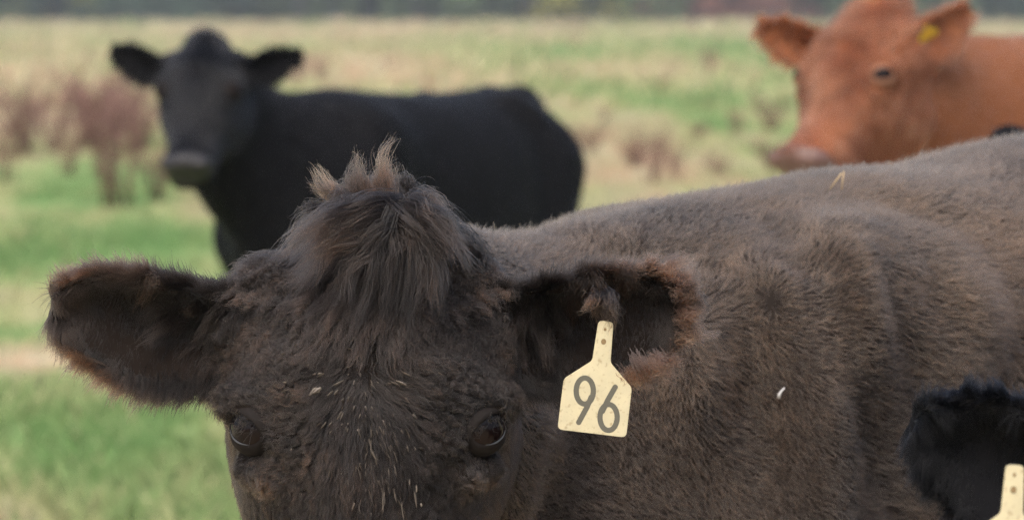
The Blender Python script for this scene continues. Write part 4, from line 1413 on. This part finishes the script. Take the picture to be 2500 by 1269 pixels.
ear_tag(at(1478, 797, 3.612), (R(3), R(6.5), R(-3)), 1.017, M['cream_plastic'], 'cream tag numbered 96 hanging from the ear of the brown cow', True)
ear_tag(at(2262, 66, 8.04), (R(66), R(-28), 0), .66, M['yellow_plastic'], 'small bright yellow tag in the ear of the red cow')
ear_tag(at(2477, 1150, 2.92), (R(4), R(3), R(-4)), 1.0, M['cream_plastic'], 'cream tag strap at the lower right corner under the black ear', strap=.06)

# ------------------------------------------------------------------ bits caught in the hair
M['mud'] = plain('dried_mud', (.165, .143, .122), .95, .45, 150, .05)
fk = random.Random(9)
hv = brown.to_head(brown.V)
cand = np.where((hv[:, 1] < .06) & (np.abs(hv[:, 0]) < .09) & (hv[:, 2] > -.14) & (hv[:, 2] < .12))[0]
FV, FF = [], []
spots = [(830, 942, 11, 4), (820, 958, 5, 6), (768, 950, 8, 12), (790, 925, 6, 5), (700, 930, 5, 3), (985, 930, 4, 9), (965, 950, 3, 8), (998, 915, 4, 9), (880, 905, 7, 3), (845, 1020, 5, 7), (860, 1000, 4, 5),
         (800, 1028, 6, 4), (880, 1052, 4, 6), (932, 1030, 4, 7), (1000, 1010, 5, 6), (990, 985, 6, 3), (905, 1085, 4, 12), (925, 1120, 5, 14), (950, 1105, 5, 10), (870, 1150, 8, 5), (855, 1166, 5, 5), (890, 1135, 5, 6), (895, 1190, 4, 5), (955, 1180, 3, 6),
         (970, 1215, 5, 9), (930, 1225, 5, 8), (1003, 1095, 3, 3), (860, 830, 9, 3), (905, 815, 6, 3), (790, 880, 5, 4), (700, 880, 4, 5), (760, 905, 5, 5), (940, 1060, 3, 9), (960, 1075, 3, 9), (915, 1010, 4, 4), (1018, 1225, 4, 5)]
for k in range(60): spots.append((880 + fk.gauss(0, 75), 1010 + fk.gauss(0, 95), fk.uniform(1.5, 4), fk.uniform(1.5, 6)))
spots += [(fk.gauss(925, 45), fk.uniform(1050, 1240), 2, fk.uniform(5, 13)) for _ in range(48)]
hq = hv[cand]
hf = head_flow(hq)
for px, py, a, b in spots:
    tx, tz = (px - 895) / 2633, (1050 - py) / 2633
    m_ = int(np.argmin((hq[:, 0] - tx) ** 2 + (hq[:, 2] - tz) ** 2)); j = cand[m_]
    n_ = brown.N[j]
    t_ = brown.Rh @ hf[m_]; t_ = unit(t_ - n_ * (t_ @ n_))
    for rep_ in range(1 + (max(a, b) > 5)):
        th = fk.gauss(0, .2)
        z2 = unit(t_ * math.cos(th) + np.cross(n_, t_) * math.sin(th)); x2 = np.cross(z2, n_)
        ln_, wd_ = max(a, b) * fk.uniform(.9, 1.7) / 2633, fk.uniform(.5, 1.3) * max(1.6, min(a, b) * .6) / 2633
        c = brown.V[j] + n_ * fk.uniform(.0065, .0105) + x2 * fk.gauss(0, 1.2) * wd_ * rep_ + z2 * fk.gauss(0, .5) * ln_ * rep_
        o = len(FV)
        for q, wq in ((-1, .35), (-.4, 1), (.3, .8), (1, .2)):
            jit = fk.uniform(.7, 1.3)
            FV += [c + z2 * ln_ * q - x2 * wd_ * wq * jit - n_ * .0012, c + z2 * ln_ * q + n_ * (.0012 - .0016 * q * q), c + z2 * ln_ * q + x2 * wd_ * wq * jit - n_ * .0012]
        for q in range(3):
            FF += [(o + 3 * q, o + 3 * q + 1, o + 3 * q + 4, o + 3 * q + 3), (o + 3 * q + 1, o + 3 * q + 2, o + 3 * q + 5, o + 3 * q + 4), (o + 3 * q + 2, o + 3 * q, o + 3 * q + 3, o + 3 * q + 5)]
        FF += [(o, o + 2, o + 1), (o + 9, o + 10, o + 11)]
mud = mesh_obj('mud_fleck', FV, FF, M['mud'], brown.root, smooth=False); mud['kind'] = 'stuff'


def skin_point(cow, px, py):
    """first point of the cow's skin on the sight line of a pixel"""
    W = cow.to_world(cow.V)
    q = np.stack([1250 + W[:, 0] / W[:, 1] * FPX, 634.5 + FPX * np.tan(np.arctan((CAM_Z - W[:, 2]) / W[:, 1]) - PITCH)], 1)
    m = np.where(((q - (px, py)) ** 2).sum(1) < 12 ** 2)[0]
    j = m[np.argmin(W[m, 1])]
    return W[j], cow.Rb @ cow.N[j]

M['straw'] = plain('straw', (.62, .46, .26), .7, .25, 80)
M['fluff'] = plain('fluff', (.5, .5, .5), .9, .1, 80)
c, n_ = skin_point(brown, 2055, 462)
e = empty('dry_straw', tuple(c + n_ * .014)); tag(e, 'bent pale straw caught on the back of the brown cow', 'straw')
tube_obj('stalk', [(-.012, 0, -.010), (.001, -.003, .008), (.0015, -.003, .009)], [.0009, .0008, .0006], M['straw'], e, 6)
tube_obj('stalk', [(.002, -.002, -.010), (.003, -.003, .003), (.004, -.004, .011)], [.0008, .0008, .0005], M['straw'], e, 6)
c, n_ = skin_point(brown, 1910, 956)
e = empty('seed_fluff', tuple(c + n_ * .008)); tag(e, 'tiny white seed fluff stuck on the brown flank', 'seed')
tube_obj('seed', [(-.003, 0, -.005), (-.0025, -.001, -.001), (.0, -.001, .003), (.003, 0, .006)], [.0022, .0018, .0012, .001], M['fluff'], e, 6)
